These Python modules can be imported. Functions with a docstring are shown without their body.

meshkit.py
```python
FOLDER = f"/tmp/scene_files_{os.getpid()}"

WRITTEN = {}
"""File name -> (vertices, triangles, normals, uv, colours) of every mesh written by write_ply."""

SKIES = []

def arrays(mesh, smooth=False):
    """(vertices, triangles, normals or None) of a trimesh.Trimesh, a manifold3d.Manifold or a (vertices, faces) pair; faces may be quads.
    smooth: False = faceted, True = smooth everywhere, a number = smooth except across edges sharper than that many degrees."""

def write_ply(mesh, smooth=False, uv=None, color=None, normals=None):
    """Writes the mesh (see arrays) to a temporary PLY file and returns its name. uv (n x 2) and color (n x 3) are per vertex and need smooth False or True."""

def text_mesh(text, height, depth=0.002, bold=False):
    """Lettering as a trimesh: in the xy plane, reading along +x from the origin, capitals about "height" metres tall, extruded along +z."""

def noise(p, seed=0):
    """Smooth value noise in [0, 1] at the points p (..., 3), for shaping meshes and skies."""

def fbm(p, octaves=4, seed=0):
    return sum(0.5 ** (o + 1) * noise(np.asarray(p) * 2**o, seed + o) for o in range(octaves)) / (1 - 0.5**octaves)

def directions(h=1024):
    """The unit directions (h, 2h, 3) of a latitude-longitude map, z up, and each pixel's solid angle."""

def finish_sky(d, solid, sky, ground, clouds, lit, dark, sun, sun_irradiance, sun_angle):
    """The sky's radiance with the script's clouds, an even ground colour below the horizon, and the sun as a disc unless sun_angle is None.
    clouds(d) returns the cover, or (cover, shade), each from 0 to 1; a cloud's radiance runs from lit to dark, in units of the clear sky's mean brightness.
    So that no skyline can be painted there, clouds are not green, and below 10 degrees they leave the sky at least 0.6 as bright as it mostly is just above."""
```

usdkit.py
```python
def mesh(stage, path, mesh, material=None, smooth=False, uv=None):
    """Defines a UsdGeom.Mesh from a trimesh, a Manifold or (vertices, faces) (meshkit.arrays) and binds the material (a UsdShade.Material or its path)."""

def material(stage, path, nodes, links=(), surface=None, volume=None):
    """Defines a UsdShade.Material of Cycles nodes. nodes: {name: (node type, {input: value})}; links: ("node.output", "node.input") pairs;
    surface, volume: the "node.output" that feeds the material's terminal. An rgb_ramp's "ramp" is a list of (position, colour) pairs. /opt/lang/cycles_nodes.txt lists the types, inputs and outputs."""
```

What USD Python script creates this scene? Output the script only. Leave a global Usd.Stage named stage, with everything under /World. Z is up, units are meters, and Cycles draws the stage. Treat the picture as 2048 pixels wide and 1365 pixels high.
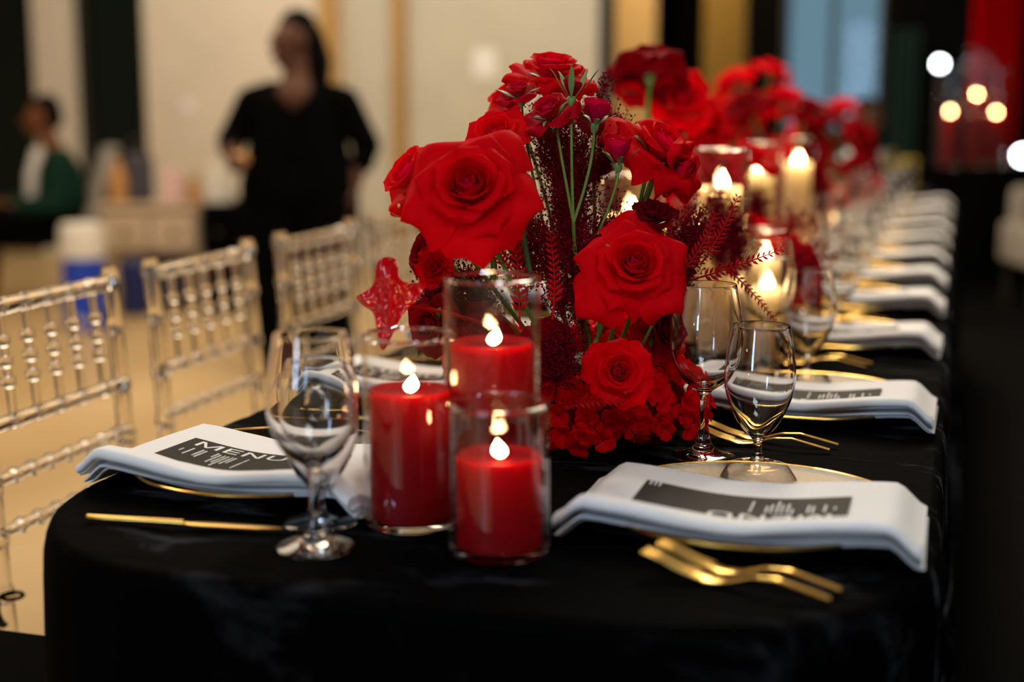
import math, random
import numpy as np
import trimesh
import manifold3d as m3
import meshkit, usdkit
from pxr import Usd, UsdGeom, UsdLux, UsdShade, Gf, Sdf

stage = Usd.Stage.CreateInMemory()
UsdGeom.SetStageUpAxis(stage, 'Z'); UsdGeom.SetStageMetersPerUnit(stage, 1.0)
UsdGeom.Xform.Define(stage, '/World'); UsdGeom.Scope.Define(stage, '/World/Looks')
PI = math.pi

# ------------------------------------------------------------------ camera, lights, exposure
TZ = 0.76                                   # table top
PITCH, YAW = math.radians(9.73), math.radians(17.3)
FPX = 50 / 36 * 2048
EYE = np.array([0, 0, 1.212])
FW = np.array([-math.sin(YAW) * math.cos(PITCH), math.cos(YAW) * math.cos(PITCH), -math.sin(PITCH)])
RT = np.array([math.cos(YAW), math.sin(YAW), 0.0]); UP = np.cross(RT, FW)
cam = UsdGeom.Camera.Define(stage, '/World/camera')
cam.CreateFocalLengthAttr(50.0); cam.CreateHorizontalApertureAttr(36.0); cam.CreateVerticalApertureAttr(24.0)
cam.CreateFStopAttr(1.6); cam.CreateFocusDistanceAttr(1.78)
cam.CreateClippingRangeAttr(Gf.Vec2f(0.05, 200))
cam.CreateExposureAttr(0.0)
cm = Gf.Matrix4d(*[float(x) for r in ([*RT, 0], [*UP, 0], [*(-FW), 0], [*EYE, 1]) for x in r])
cam.AddTransformOp().Set(cm)

def pt(px, py, Z):                            # point seen at a pixel, at a depth Z from the lens
    return EYE + (FW + RT * (px - 1024) / FPX - UP * (py - 682.5) / FPX) * Z
def at(px, py, z=TZ):                         # point seen at a pixel, on the level z
    d = FW + RT * (px - 1024) / FPX - UP * (py - 682.5) / FPX
    return EYE + d * (z - EYE[2]) / d[2]
def onwall(px, py, y):                        # point seen at a pixel, on the wall plane y
    d = FW + RT * (px - 1024) / FPX - UP * (py - 682.5) / FPX
    return EYE + d * y / d[1]

def rect_light(name, loc, size, color, power, rot=(0, 0, 0)):
    l = UsdLux.RectLight.Define(stage, '/World/' + name)
    l.CreateWidthAttr(size[0]); l.CreateHeightAttr(size[1]); l.CreateColorAttr(Gf.Vec3f(*color)); l.CreateIntensityAttr(power)
    x = UsdGeom.Xformable(l); x.AddTranslateOp().Set(Gf.Vec3d(*loc)); x.AddRotateXYZOp().Set(Gf.Vec3f(*rot))
def disk_light(name, loc, r, color, power, rot=(0, 0, 0)):
    l = UsdLux.DiskLight.Define(stage, '/World/' + name)
    l.CreateRadiusAttr(r); l.CreateColorAttr(Gf.Vec3f(*color)); l.CreateIntensityAttr(power)
    x = UsdGeom.Xformable(l); x.AddTranslateOp().Set(Gf.Vec3d(*loc)); x.AddRotateXYZOp().Set(Gf.Vec3f(*rot))

CEIL = 3.5
rect_light('key_lamp', (0.9, -0.5, 3.0), (0.9, 0.9), (0.78, 0.89, 1.0), 16, (-14, 14, 0))
rect_light('room_lamp_left', (-4.2, 4.8, CEIL - .08), (2.6, 3.2), (1.0, 0.81, 0.57), 4.8)
rect_light('room_lamp_table', (-0.6, 5.3, CEIL - .08), (0.8, 3.2), (1.0, 0.83, 0.60), 19)
rect_light('wall_washer', (-3.6, 8.0, CEIL - .08), (5.0, 0.5), (1.0, 0.90, 0.74), 12, (35, 0, 0))
for i, (lx, ly, c) in enumerate([(-1.6, -0.6, 0), (-0.4, -1.2, 1), (1.5, 0.4, 0), (-2.2, 1.6, 0), (0.6, 2.6, 0), (-1.0, 3.4, 1), (-3.2, 3.0, 0), (1.2, 5.0, 0)]):
    disk_light('downlight_%d' % i, (lx, ly, CEIL - .06), 0.05, [(1.0, .86, .68), (.72, .86, 1.0)][c], [360, 520][c])
rect_light('front_window', (-1.9, -3.35, 1.75), (.55, 1.7), (.48, .70, 1.0), 20, (90, 0, 0))
disk_light('far_downlight', (-.75, 9.1, CEIL - .06), 0.05, (.78, .90, 1.0), 260)
dome = UsdLux.DomeLight.Define(stage, '/World/dusk_sky')
dome.CreateColorAttr(Gf.Vec3f(0.10, 0.17, 0.22)); dome.CreateIntensityAttr(0.5)

# ------------------------------------------------------------------ helpers
used = {}
def path_for(name, parent):
    base = str(parent.GetPath()) if parent is not None else '/World'
    k = (base, name); n = used.get(k, 0); used[k] = n + 1
    return '%s/%s' % (base, name if n == 0 else '%s_%03d' % (name, n))
def keys(p, label=None, cat=None, group=None, kind=None):
    for k, v in (('label', label), ('category', cat), ('group', group), ('kind', kind)):
        if v: p.SetCustomDataByKey(k, v)
    return p
def obj(name, mesh, mat, parent=None, smooth=40, label=None, cat=None, group=None, kind=None):
    m = usdkit.mesh(stage, path_for(name, parent), mesh, MATS[mat], smooth=smooth)
    return keys(m.GetPrim(), label, cat, group, kind)
def frame(loc=(0, 0, 0), rz=0.0, R=None, s=1.0):
    M = np.eye(4)
    c, n = math.cos(rz), math.sin(rz)
    M[:3, :3] = (R if R is not None else np.array([[c, -n, 0], [n, c, 0], [0, 0, 1.0]])) * s
    M[:3, 3] = loc
    return M
def setm(x, M):
    op = UsdGeom.Xformable(x).MakeMatrixXform(); op.Set(Gf.Matrix4d(*[float(v) for v in M.T.ravel()]))
def thing(name, label, cat, M=None, group=None):
    x = UsdGeom.Xform.Define(stage, path_for(name, None)); setm(x, np.eye(4) if M is None else M)
    return keys(x.GetPrim(), label, cat, group)
def dup(src, M, label, group=None):
    name = src.GetName()
    if name[-4:-3] == '_' and name[-3:].isdigit(): name = name[:-4]
    x = UsdGeom.Xform.Define(stage, path_for(name, None)); p = x.GetPrim()
    p.GetReferences().AddInternalReference(src.GetPath()); p.SetInstanceable(True)
    setm(x, M); keys(p, label, src.GetCustomDataByKey('category'), group)
    return p
def struct(name, mesh, mat, parent=None, smooth=False):
    return obj(name, mesh, mat, parent, smooth, kind='structure' if parent is None else None)

def cat(ms): return trimesh.util.concatenate(ms)
def box(c, s, rz=0.0):
    b = trimesh.creation.box(s)
    if rz: b.apply_transform(trimesh.transformations.rotation_matrix(rz, [0, 0, 1]))
    b.apply_translation(c); return b
def box2(a, b): a = np.array(a, float); b = np.array(b, float); return box((a + b) / 2, np.abs(b - a))
def rbox(c, s, r=.01, rz=0.0, seg=12):           # box with rounded edges
    s = np.array(s, float); h = np.maximum(s / 2 - r, 1e-4)
    m = m3.Manifold.hull_points(np.array([[x * h[0], y * h[1], z * h[2]] for x in (-1, 1) for y in (-1, 1) for z in (-1, 1)]))
    pts = []
    sp = trimesh.creation.icosphere(1, r).vertices
    for x in (-1, 1):
        for y in (-1, 1):
            for z in (-1, 1): pts.append(sp + np.array([x, y, z]) * h)
    m = m3.Manifold.hull_points(np.vstack(pts)).to_mesh()
    t = trimesh.Trimesh(m.vert_properties[:, :3], m.tri_verts, process=False)
    if rz: t.apply_transform(trimesh.transformations.rotation_matrix(rz, [0, 0, 1]))
    t.apply_translation(c); return t
def lathe(prof, n=32):
    prof = np.array(prof, float); a = np.linspace(0, 2 * PI, n, endpoint=False)
    V = np.stack([prof[:, None, 0] * np.cos(a), prof[:, None, 0] * np.sin(a), np.repeat(prof[:, 1:2], n, 1)], -1).reshape(-1, 3)
    i = np.arange(len(prof) - 1)[:, None] * n; j = np.arange(n); k = (j + 1) % n
    q = np.stack([i + j, i + k, i + n + k, i + n + j], -1).reshape(-1, 4)
    F = np.vstack([q[:, [0, 1, 2]], q[:, [0, 2, 3]]])
    t = trimesh.Trimesh(V, F, process=True); t.update_faces(t.nondegenerate_faces()); return t
def torus(R, r, z=0, n=48, m=8):
    a = np.linspace(0, 2 * PI, m + 1)
    return lathe([(R + r * math.cos(x), z + r * math.sin(x)) for x in a], n)
def tube(P, r, n=8, cap=True):
    P = np.array(P, float); k = len(P); r = np.broadcast_to(np.asarray(r, float), (k,))
    T = np.gradient(P, axis=0); T /= np.linalg.norm(T, axis=1, keepdims=True) + 1e-12
    ref = np.array([0, 0, 1.0]) if abs(T[0] @ [0, 0, 1]) < .9 else np.array([1.0, 0, 0])
    V = []
    u = np.cross(T[0], ref); u /= np.linalg.norm(u)
    a = np.linspace(0, 2 * PI, n, endpoint=False)
    for i in range(k):
        u = u - T[i] * (u @ T[i]); u /= np.linalg.norm(u) + 1e-12; w = np.cross(T[i], u)
        V.append(P[i] + r[i] * (np.cos(a)[:, None] * u + np.sin(a)[:, None] * w))
    V = np.vstack(V); i = np.arange(k - 1)[:, None] * n; j = np.arange(n); jj = (j + 1) % n
    q = np.stack([i + j, i + jj, i + n + jj, i + n + j], -1).reshape(-1, 4)
    F = [q[:, [0, 1, 2]], q[:, [0, 2, 3]]]
    if cap:
        V = np.vstack([V, P[0], P[-1]]); o = k * n
        F += [np.stack([jj, j, np.full(n, o)], 1), np.stack([(k - 1) * n + j, (k - 1) * n + jj, np.full(n, o + 1)], 1)]
    return trimesh.Trimesh(V, np.vstack(F), process=False)
def bez(p0, p1, p2, n=10):
    t = np.linspace(0, 1, n)[:, None]; p0, p1, p2 = map(np.asarray, (p0, p1, p2))
    return (1 - t) ** 2 * p0 + 2 * t * (1 - t) * p1 + t ** 2 * p2
def grid_mesh(P):                             # P (a, b, 3)
    a, b = P.shape[:2]; i = np.arange(a - 1)[:, None] * b; j = np.arange(b - 1)
    q = np.stack([i + j, i + j + 1, i + b + j + 1, i + b + j], -1).reshape(-1, 4)
    return trimesh.Trimesh(P.reshape(-1, 3), np.vstack([q[:, [0, 1, 2]], q[:, [0, 2, 3]]]), process=False)
def twigs(segs):                              # many thin three sided twigs at once: (p0, p1, r0, r1)
    A = np.array([s[0] for s in segs]); B = np.array([s[1] for s in segs]); ra = np.array([s[2] for s in segs]); rb = np.array([s[3] for s in segs])
    D = B - A; D /= np.linalg.norm(D, axis=1, keepdims=True) + 1e-12
    U = np.cross(D, [0.31, 0.77, 0.55]); U /= np.linalg.norm(U, axis=1, keepdims=True) + 1e-12; Wv = np.cross(D, U)
    V = []
    for k in range(3):
        c, s = math.cos(k * 2 * PI / 3), math.sin(k * 2 * PI / 3)
        V.append(A + ra[:, None] * (c * U + s * Wv)); V.append(B + rb[:, None] * (c * U + s * Wv))
    V = np.stack(V, 1); n = len(A)                  # order a0 b0 a1 b1 a2 b2
    f = np.array([[0, 2, 3], [0, 3, 1], [2, 4, 5], [2, 5, 3], [4, 0, 1], [4, 1, 5]])
    return trimesh.Trimesh(V.reshape(-1, 3), (f[None] + 6 * np.arange(n)[:, None, None]).reshape(-1, 3), process=False)
def specks(P, r):                             # many tiny octahedra at once
    P = np.asarray(P); r = np.broadcast_to(np.asarray(r), (len(P),))
    o = np.array([[1, 0, 0], [-1, 0, 0], [0, 1, 0], [0, -1, 0], [0, 0, 1], [0, 0, -1.0]])
    f = np.array([[0, 2, 4], [2, 1, 4], [1, 3, 4], [3, 0, 4], [2, 0, 5], [1, 2, 5], [3, 1, 5], [0, 3, 5]])
    return trimesh.Trimesh((P[:, None] + o[None] * r[:, None, None]).reshape(-1, 3), (f[None] + 6 * np.arange(len(P))[:, None, None]).reshape(-1, 3), process=False)
def axes(d, roll=0.0):                         # rotation that takes +z to d
    d = np.asarray(d, float); d = d / np.linalg.norm(d)
    u = np.cross([0, 0, 1.0] if abs(d[2]) < .95 else [0, 1.0, 0], d); u /= np.linalg.norm(u); v = np.cross(d, u)
    c, s = math.cos(roll), math.sin(roll)
    return np.stack([c * u + s * v, -s * u + c * v, d], 1)
def move(m, R=None, t=(0, 0, 0), s=1.0):
    m = m.copy(); m.vertices = (m.vertices * s) @ (R.T if R is not None else np.eye(3)) + np.asarray(t); return m
def sstep(x): x = np.clip(x, 0, 1); return x * x * (3 - 2 * x)
# horizontal directions as the photograph has them
SIDE, AWAY = np.array([math.cos(YAW), math.sin(YAW), 0]), np.array([-math.sin(YAW), math.cos(YAW), 0])
def vdir(a, b, c): d = SIDE * a + np.array([0, 0, 1.0]) * b - AWAY * c; return d / np.linalg.norm(d)

# ------------------------------------------------------------------ materials
MATS = {}
def mat(name, nodes, links=(), surface='p.BSDF'):
    MATS[name] = usdkit.material(stage, '/World/Looks/' + name, nodes, links, surface=surface)
def plain(name, color, rough=.5, **kw): mat(name, {'p': ('principled_bsdf', dict(base_color=color, roughness=rough, **kw))})
def speckled(name, c1, c2, scale, rough=.5, bump=0.0, dist=.002, stretch=(1, 1, 1), detail=4, **kw):
    n = {'g': ('texture_coordinate', {}), 'm': ('mapping', {'scale': stretch}), 'n': ('noise_texture', {'scale': scale, 'detail': detail}),
         'r': ('rgb_ramp', {'ramp': [(.3, c1), (.7, c2)]}), 'p': ('principled_bsdf', dict(roughness=rough, **kw))}
    l = [('g.object', 'm.vector'), ('m.vector', 'n.vector'), ('n.fac', 'r.fac'), ('r.color', 'p.base_color')]
    if bump:
        n['b'] = ('bump', {'strength': bump, 'distance': dist}); l += [('n.fac', 'b.height'), ('b.normal', 'p.normal')]
    mat(name, n, l)
speckled('floor_tan', (.36, .235, .10), (.52, .36, .18), 1.3, .42, stretch=(1, .35, 1))
plain('floor_black', (.0018, .0018, .0018), .8, specular_ior_level=.05)
speckled('wall_beige', (.63, .55, .44), (.68, .59, .47), 3, .8)
speckled('wall_cream', (.47, .43, .345), (.52, .475, .38), 3, .8)
speckled('wall_gold', (.66, .43, .17), (.74, .49, .20), 2, .75)
speckled('trim_wood', (.36, .20, .055), (.44, .26, .08), 6, .5, stretch=(1, 1, .1))
plain('wall_dark', (.003, .0028, .0025), .8, specular_ior_level=.05)
plain('night_glass', (.003, .008, .006), .25, specular_ior_level=.15)
plain('frame_dark', (.014, .012, .008), .5)
plain('ceiling', (.55, .47, .36), .9)
plain('plaster_white', (.78, .76, .72), .6)
mat('velvet_black', {'g': ('texture_coordinate', {}), 'm': ('mapping', {'scale': (.5, 1.7, 1)}), 'n': ('noise_texture', {'scale': 9, 'detail': 7, 'roughness': .68, 'distortion': .6}), 'n2': ('noise_texture', {'scale': 120, 'detail': 3}),
     'r': ('rgb_ramp', {'ramp': [(.54, (.0005, .0005, .0006)), (.68, (.015, .015, .017))]}), 'w': ('map_range', {'from_min': .55, 'from_max': .72, 'to_min': .0, 'to_max': .42, 'clamp': True}),
     'b': ('bump', {'strength': .6, 'distance': .012}), 'b2': ('bump', {'strength': .25, 'distance': .002}), 'p': ('principled_bsdf', dict(roughness=.85, specular_ior_level=.02, sheen_roughness=.35, sheen_tint=(.62, .68, .8)))},
    [('g.object', 'm.vector'), ('m.vector', 'n.vector'), ('g.object', 'n2.vector'), ('n.fac', 'r.fac'), ('r.color', 'p.base_color'), ('n.fac', 'w.value'), ('w.result', 'p.sheen_weight'), ('n.fac', 'b.height'), ('b.normal', 'b2.normal'), ('n2.fac', 'b2.height'), ('b2.normal', 'p.normal')])
plain('black_fabric', (.0016, .0016, .0015), .9, specular_ior_level=.02)
speckled('linen', (.80, .80, .80), (.86, .86, .86), 900, .85, .10, .0006, sheen_weight=.15)
plain('card_black', (.014, .0125, .011), .6, specular_ior_level=.12)
plain('print_white', (.82, .80, .76), .6)
mat('gold', {'p': ('principled_bsdf', dict(base_color=(.74, .46, .11), metallic=1.0, roughness=.22))})
mat('crystal', {'p': ('principled_bsdf', dict(base_color=(1, 1, 1), roughness=0.0, transmission_weight=1.0, ior=1.5))})
mat('acrylic', {'p': ('principled_bsdf', dict(base_color=(.99, .97, .95), roughness=.02, transmission_weight=1.0, ior=1.46))})
def pane(name, tint, rough=0.0, edge=.85, face=.035):             # thin glass: clear face on, mirror like at a glancing angle, the same from both sides
    mat(name, {'f': ('layer_weight', {'blend': .5}), 'p': ('math', {'math_type': 'power', 'value2': 4.0}), 'a': ('math', {'math_type': 'multiply_add', 'value2': edge, 'value3': face}), 't': ('transparent_bsdf', {'color': tint}), 'g': ('glossy_bsdf', {'color': (1, 1, 1), 'roughness': rough}), 'mx': ('mix_closure', {})},
        [('f.facing', 'p.value1'), ('p.value', 'a.value1'), ('a.value', 'mx.fac'), ('t.BSDF', 'mx.closure1'), ('g.BSDF', 'mx.closure2')], surface='mx.closure')
pane('vase_glass', (.985, .975, .97)); pane('plate_glass', (.66, .52, .34), .05, .05, .02); pane('window_pane', (.9, .93, .93), .0, .25, .004)
def petal_mat(name, face, back, rough=.6, sheen=.22, trans=.25, tint=(.9, .004, .008)):
    mat(name, {'g': ('geometry', {}), 'tc': ('texture_coordinate', {}), 'n': ('noise_texture', {'scale': 70, 'detail': 3}), 'mixn': ('mix_color', {'blend_type': 'multiply', 'fac': .35}),
               'm': ('mix_color', {'a': face, 'b': back}), 'b': ('bump', {'strength': .12, 'distance': .002}),
               'p': ('principled_bsdf', dict(roughness=rough, sheen_weight=sheen, sheen_roughness=.45, sheen_tint=tint, specular_ior_level=.03)),
               't': ('translucent_bsdf', {'color': (face[0] * 1.3, face[1], face[2])}), 'mx': ('mix_closure', {'fac': trans})},
        [('g.backfacing', 'm.fac'), ('tc.object', 'n.vector'), ('m.result', 'mixn.a'), ('n.color', 'mixn.b'), ('mixn.result', 'p.base_color'), ('n.fac', 'b.height'), ('b.normal', 'p.normal'),
         ('p.BSDF', 'mx.closure1'), ('t.BSDF', 'mx.closure2')], surface='mx.closure')
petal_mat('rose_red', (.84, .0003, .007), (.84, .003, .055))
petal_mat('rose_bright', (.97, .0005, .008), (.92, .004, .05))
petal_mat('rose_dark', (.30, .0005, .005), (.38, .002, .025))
petal_mat('rose_magenta', (.60, .001, .016), (.66, .004, .06), .5, .3)
petal_mat('hydrangea_red', (.92, .001, .007), (.88, .016, .07), .5, .25, .3)
petal_mat('carnation_dark', (.16, .001, .006), (.20, .002, .01))
plain('anthurium_red', (.55, .0015, .006), .14, specular_ior_level=.7)
plain('frond_red', (.42, .001, .003), .5, specular_ior_level=.1)
plain('filler_burgundy', (.19, .0015, .012), .8, specular_ior_level=.05)
speckled('stem_green', (.085, .19, .02), (.15, .28, .04), 40, .45)
plain('sepal_green', (.17, .30, .08), .5)
plain('leaf_dark', (.035, .085, .015), .4)
def wax(name, col, deep, rad, sc, tr):
    mat(name, {'p': ('principled_bsdf', dict(base_color=col, roughness=.5, specular_ior_level=.25, subsurface_weight=.5, subsurface_radius=rad, subsurface_scale=sc)), 't': ('translucent_bsdf', {'color': deep}), 'mx': ('mix_closure', {'fac': tr})}, [('p.BSDF', 'mx.closure1'), ('t.BSDF', 'mx.closure2')], surface='mx.closure')
wax('wax_red', (.20, .0008, .006), (.75, .012, .02), (1.0, .08, .06), .02, .35); wax('wax_cream', (.80, .66, .44), (.95, .78, .50), (1.0, .7, .4), .03, .5)
mat('flame', {'e': ('emission', {'color': (1.0, .62, .27), 'strength': 62.0})}, surface='e.emission')
mat('lamp_white', {'e': ('emission', {'color': (.86, .95, 1.0), 'strength': 26.0})}, surface='e.emission')
plain('wick', (.01, .008, .006), .9)
plain('skin_dark', (.085, .036, .022), .6, specular_ior_level=.2); plain('skin_brown', (.14, .052, .020), .6, specular_ior_level=.2)
plain('hair_black', (.003, .0025, .0025), .8, specular_ior_level=.05)
plain('jacket_green', (.003, .020, .012), .85, specular_ior_level=.1); plain('shirt_white', (.55, .53, .50), .8); plain('shirt_blue', (.58, .74, .82), .8)
plain('chair_white', (.30, .27, .23), .7)
speckled('desk_wood', (.40, .29, .19), (.48, .36, .25), 5, .55, stretch=(.2, 1, 1))
plain('cooler_blue', (.006, .045, .44), .4); plain('cooler_navy', (.002, .010, .085), .5); plain('cooler_white', (.66, .62, .54), .5)
plain('bag_dark', (.035, .030, .040), .6); plain('amber', (.42, .20, .06), .4); plain('pink', (.62, .40, .38), .6); plain('yellow', (.42, .31, .01), .6)
plain('drape_red', (.55, .0004, .006), .9, specular_ior_level=.0); plain('drape_gold', (.52, .36, .09), .8); plain('drape_teal', (.008, .05, .042), .9)

# ------------------------------------------------------------------ the room
XL, XR, YB, YF = -9.0, 4.0, 9.6, -3.5
def wallx(px, y=YB): return onwall(px, 195, y)[0]
struct('floor', box2((XL, YF, -.05), (XR, 13.6, 0)), 'floor_tan')
struct('ceiling', box2((XL, YF, CEIL), (XR, 13.6, CEIL + .05)), 'ceiling')
struct('wall_left', box2((XL - .1, YF, 0), (XL, 13.6, CEIL)), 'wall_beige')
struct('wall_right', box2((XR, YF, 0), (XR + .1, 13.6, CEIL)), 'wall_dark')
struct('wall_front', box2((XL, YF - .1, 0), (XR, YF, CEIL)), 'wall_cream')
x290, x640, x1200, x1345 = wallx(292), wallx(640), wallx(1200), wallx(1345, 11.6)
struct('wall_back', box2((x290, YB, 0), (wallx(690), YB + .18, CEIL)), 'wall_beige')
struct('wall_back', box2((wallx(690), YB + .05, 0), (x1200, YB + .2, CEIL)), 'wall_cream')
struct('wall_recess', box2((x1200 - .6, 11.6, 0), (x1345, 11.75, CEIL)), 'wall_gold')
rect_light('recess_lamp', (x1200 + .25, 11.0, CEIL - .1), (.5, .3), (1.0, .76, .46), 110, (10, 0, 0))
# dark glazed end of the room on the right: one window with the dusk behind it
xa, xb = wallx(1562, 12.6), wallx(1762, 12.6)
struct('wall_end', cat([box2((x1345 - .2, 12.6, 0), (xa, 12.8, CEIL)), box2((xb, 12.6, 0), (XR, 12.8, CEIL)), box2((xa, 12.6, 0), (xb, 12.8, .9)), box2((xa, 12.6, 3.2), (xb, 12.8, CEIL)), box2((x1345 - .15, 11.6, 0), (x1345, 12.7, CEIL))]), 'wall_dark')
w = thing('window_1', 'tall window with dusk light behind it at the far right end', 'window'); keys(w, kind='structure')
obj('window_pane', box2((xa, 12.68, .9), (xb, 12.69, 3.2)), 'window_pane', w, False)
obj('window_frame', cat([box2((xa, 12.6, .9), (xa + .04, 12.8, 3.2)), box2((xb - .04, 12.6, .9), (xb, 12.8, 3.2)), box2(((xa + xb) / 2 - .02, 12.6, .9), ((xa + xb) / 2 + .02, 12.8, 3.2)), box2((xa, 12.6, .9), (xb, 12.8, .95))]), 'frame_dark', w, False)
# left: two dark night windows either side of a beige pier
for k, (p0, p1) in enumerate([(-400, 74), (146, 290)]):
    xs0, xs1 = wallx(p0), wallx(p1)
    w = thing('window_%d' % (k + 2), ['night window left of the beige pier', 'dark night window between the pier and the beige wall'][k], 'window'); keys(w, kind='structure')
    obj('window_pane', box2((xs0, YB + .14, .1), (xs1, YB + .16, 3.2)), 'night_glass', w, False)
    obj('window_frame', cat([box2((xs0, YB + .08, 0), (xs0 + .07, YB + .2, 3.3)), box2((xs1 - .07, YB + .08, 0), (xs1, YB + .2, 3.3)), box2((xs0, YB + .08, 0), (xs1, YB + .2, .12)), box2((xs0, YB + .08, 3.2), (xs1, YB + .2, 3.3))]), 'frame_dark', w, False)
struct('wall_pier', box2((wallx(74), YB - .02, 0), (wallx(146), YB + .2, CEIL)), 'wall_beige')
struct('wall_lintel', box2((XL, YB, 3.3), (x290, YB + .2, CEIL)), 'wall_beige')
struct('trim_1', box2((wallx(645), YB - .05, 0), (wallx(684), YB, CEIL)), 'trim_wood')
struct('trim_2', box2((wallx(786), YB - .02, 0), (wallx(810), YB + .05, CEIL)), 'trim_wood')
struct('trim_3', box2((x1200 - .02, YB + .02, 0), (x1200 + .05, YB + .22, CEIL)), 'frame_dark')
def plate(name, px, py, w_, h_, label, y=YB + .05):
    p = onwall(px, py, y); t = thing(name, label, name.replace('_', ' '), frame((p[0], y - .006, p[2])))
    obj('cover', rbox((0, 0, 0), (w_, .012, h_), .004), 'plaster_white', t); obj('button', rbox((0, -.009, 0), (w_ * .3, .008, h_ * .35), .003), 'plaster_white', t)
plate('control_panel', 970, 128, .17, .20, 'white square control panel on the cream wall behind the flowers')
plate('light_switch', 376, 214, .08, .12, 'small pale light switch on the beige wall left of the standing person', YB)
# black dance floor on the right
obj('dance_floor', box2((-.45, -2.5, 0), (3.6, 11.4, .012)), 'floor_black', None, False, 'matt black floor panel under the right side of the banquet table', 'dance floor')

# ------------------------------------------------------------------ the banquet table
TX0, TX1, TY0, TY1, CR = -.965, -.005, 1.15, 6.75, .27
def outline(off, n=16):
    pts = []
    for cx, cy, a0 in ((TX1 - CR, TY1 - CR, 0), (TX0 + CR, TY1 - CR, 90), (TX0 + CR, TY0 + CR, 180), (TX1 - CR, TY0 + CR, 270)):
        for a in np.radians(np.linspace(a0, a0 + 90, n)): pts.append((cx + (CR + off) * math.cos(a), cy + (CR + off) * math.sin(a)))
    P = np.array(pts + pts[:1]); d = np.r_[0, np.cumsum(np.linalg.norm(np.diff(P, axis=0), axis=1))]
    return P, d
def resample(P, d, n):
    t = np.linspace(0, d[-1], n, endpoint=False); return np.stack([np.interp(t, d, P[:, 0]), np.interp(t, d, P[:, 1])], 1)
N = 520
ring0 = resample(*outline(0), N); ctr = np.stack([np.full(N, (TX0 + TX1) / 2), np.clip(ring0[:, 1], TY0 + .48, TY1 - .48)], 1)
nrm = ring0 - ctr; nrm /= np.linalg.norm(nrm, axis=1, keepdims=True)
rows = []
for k in range(25):
    f = k / 24 * .985; p = ctr + (ring0 - ctr) * f
    rows.append(np.c_[p, np.full(N, TZ)])
edge = [(-.004, -.001), (.002, -.006), (.006, -.016), (.009, -.03)]
for o, dz in edge: rows.append(np.c_[ring0 + nrm * o, np.full(N, TZ + dz)])
arc = np.linspace(0, outline(0)[1][-1], N, endpoint=False)
for k in range(1, 26):
    f = k / 25; z = TZ - .03 - f * (TZ - .035)
    fold = (meshkit.fbm(np.c_[arc * 5.5, np.full(N, .5 + f * .4), np.zeros(N)], 3, 5) - .5) * .09 * sstep(f * 1.6) + .010 + .018 * f
    rows.append(np.c_[ring0 + nrm * fold[:, None], np.full(N, z)])
G = np.stack(rows); G = np.concatenate([G, G[:, :1]], 1)
top = G[:26, :, :2]; hgt = (meshkit.fbm(np.concatenate([top * [9, 22], np.zeros(top.shape[:2] + (1,))], -1), 4, 3) - .5)
G[:26, :, 2] -= np.maximum(hgt, 0) * .009
cl = grid_mesh(G); cl.invert()
obj('tablecloth', cl, 'velvet_black', None, True, 'crushed black velvet cloth draped over the long banquet table', 'tablecloth')

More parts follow.
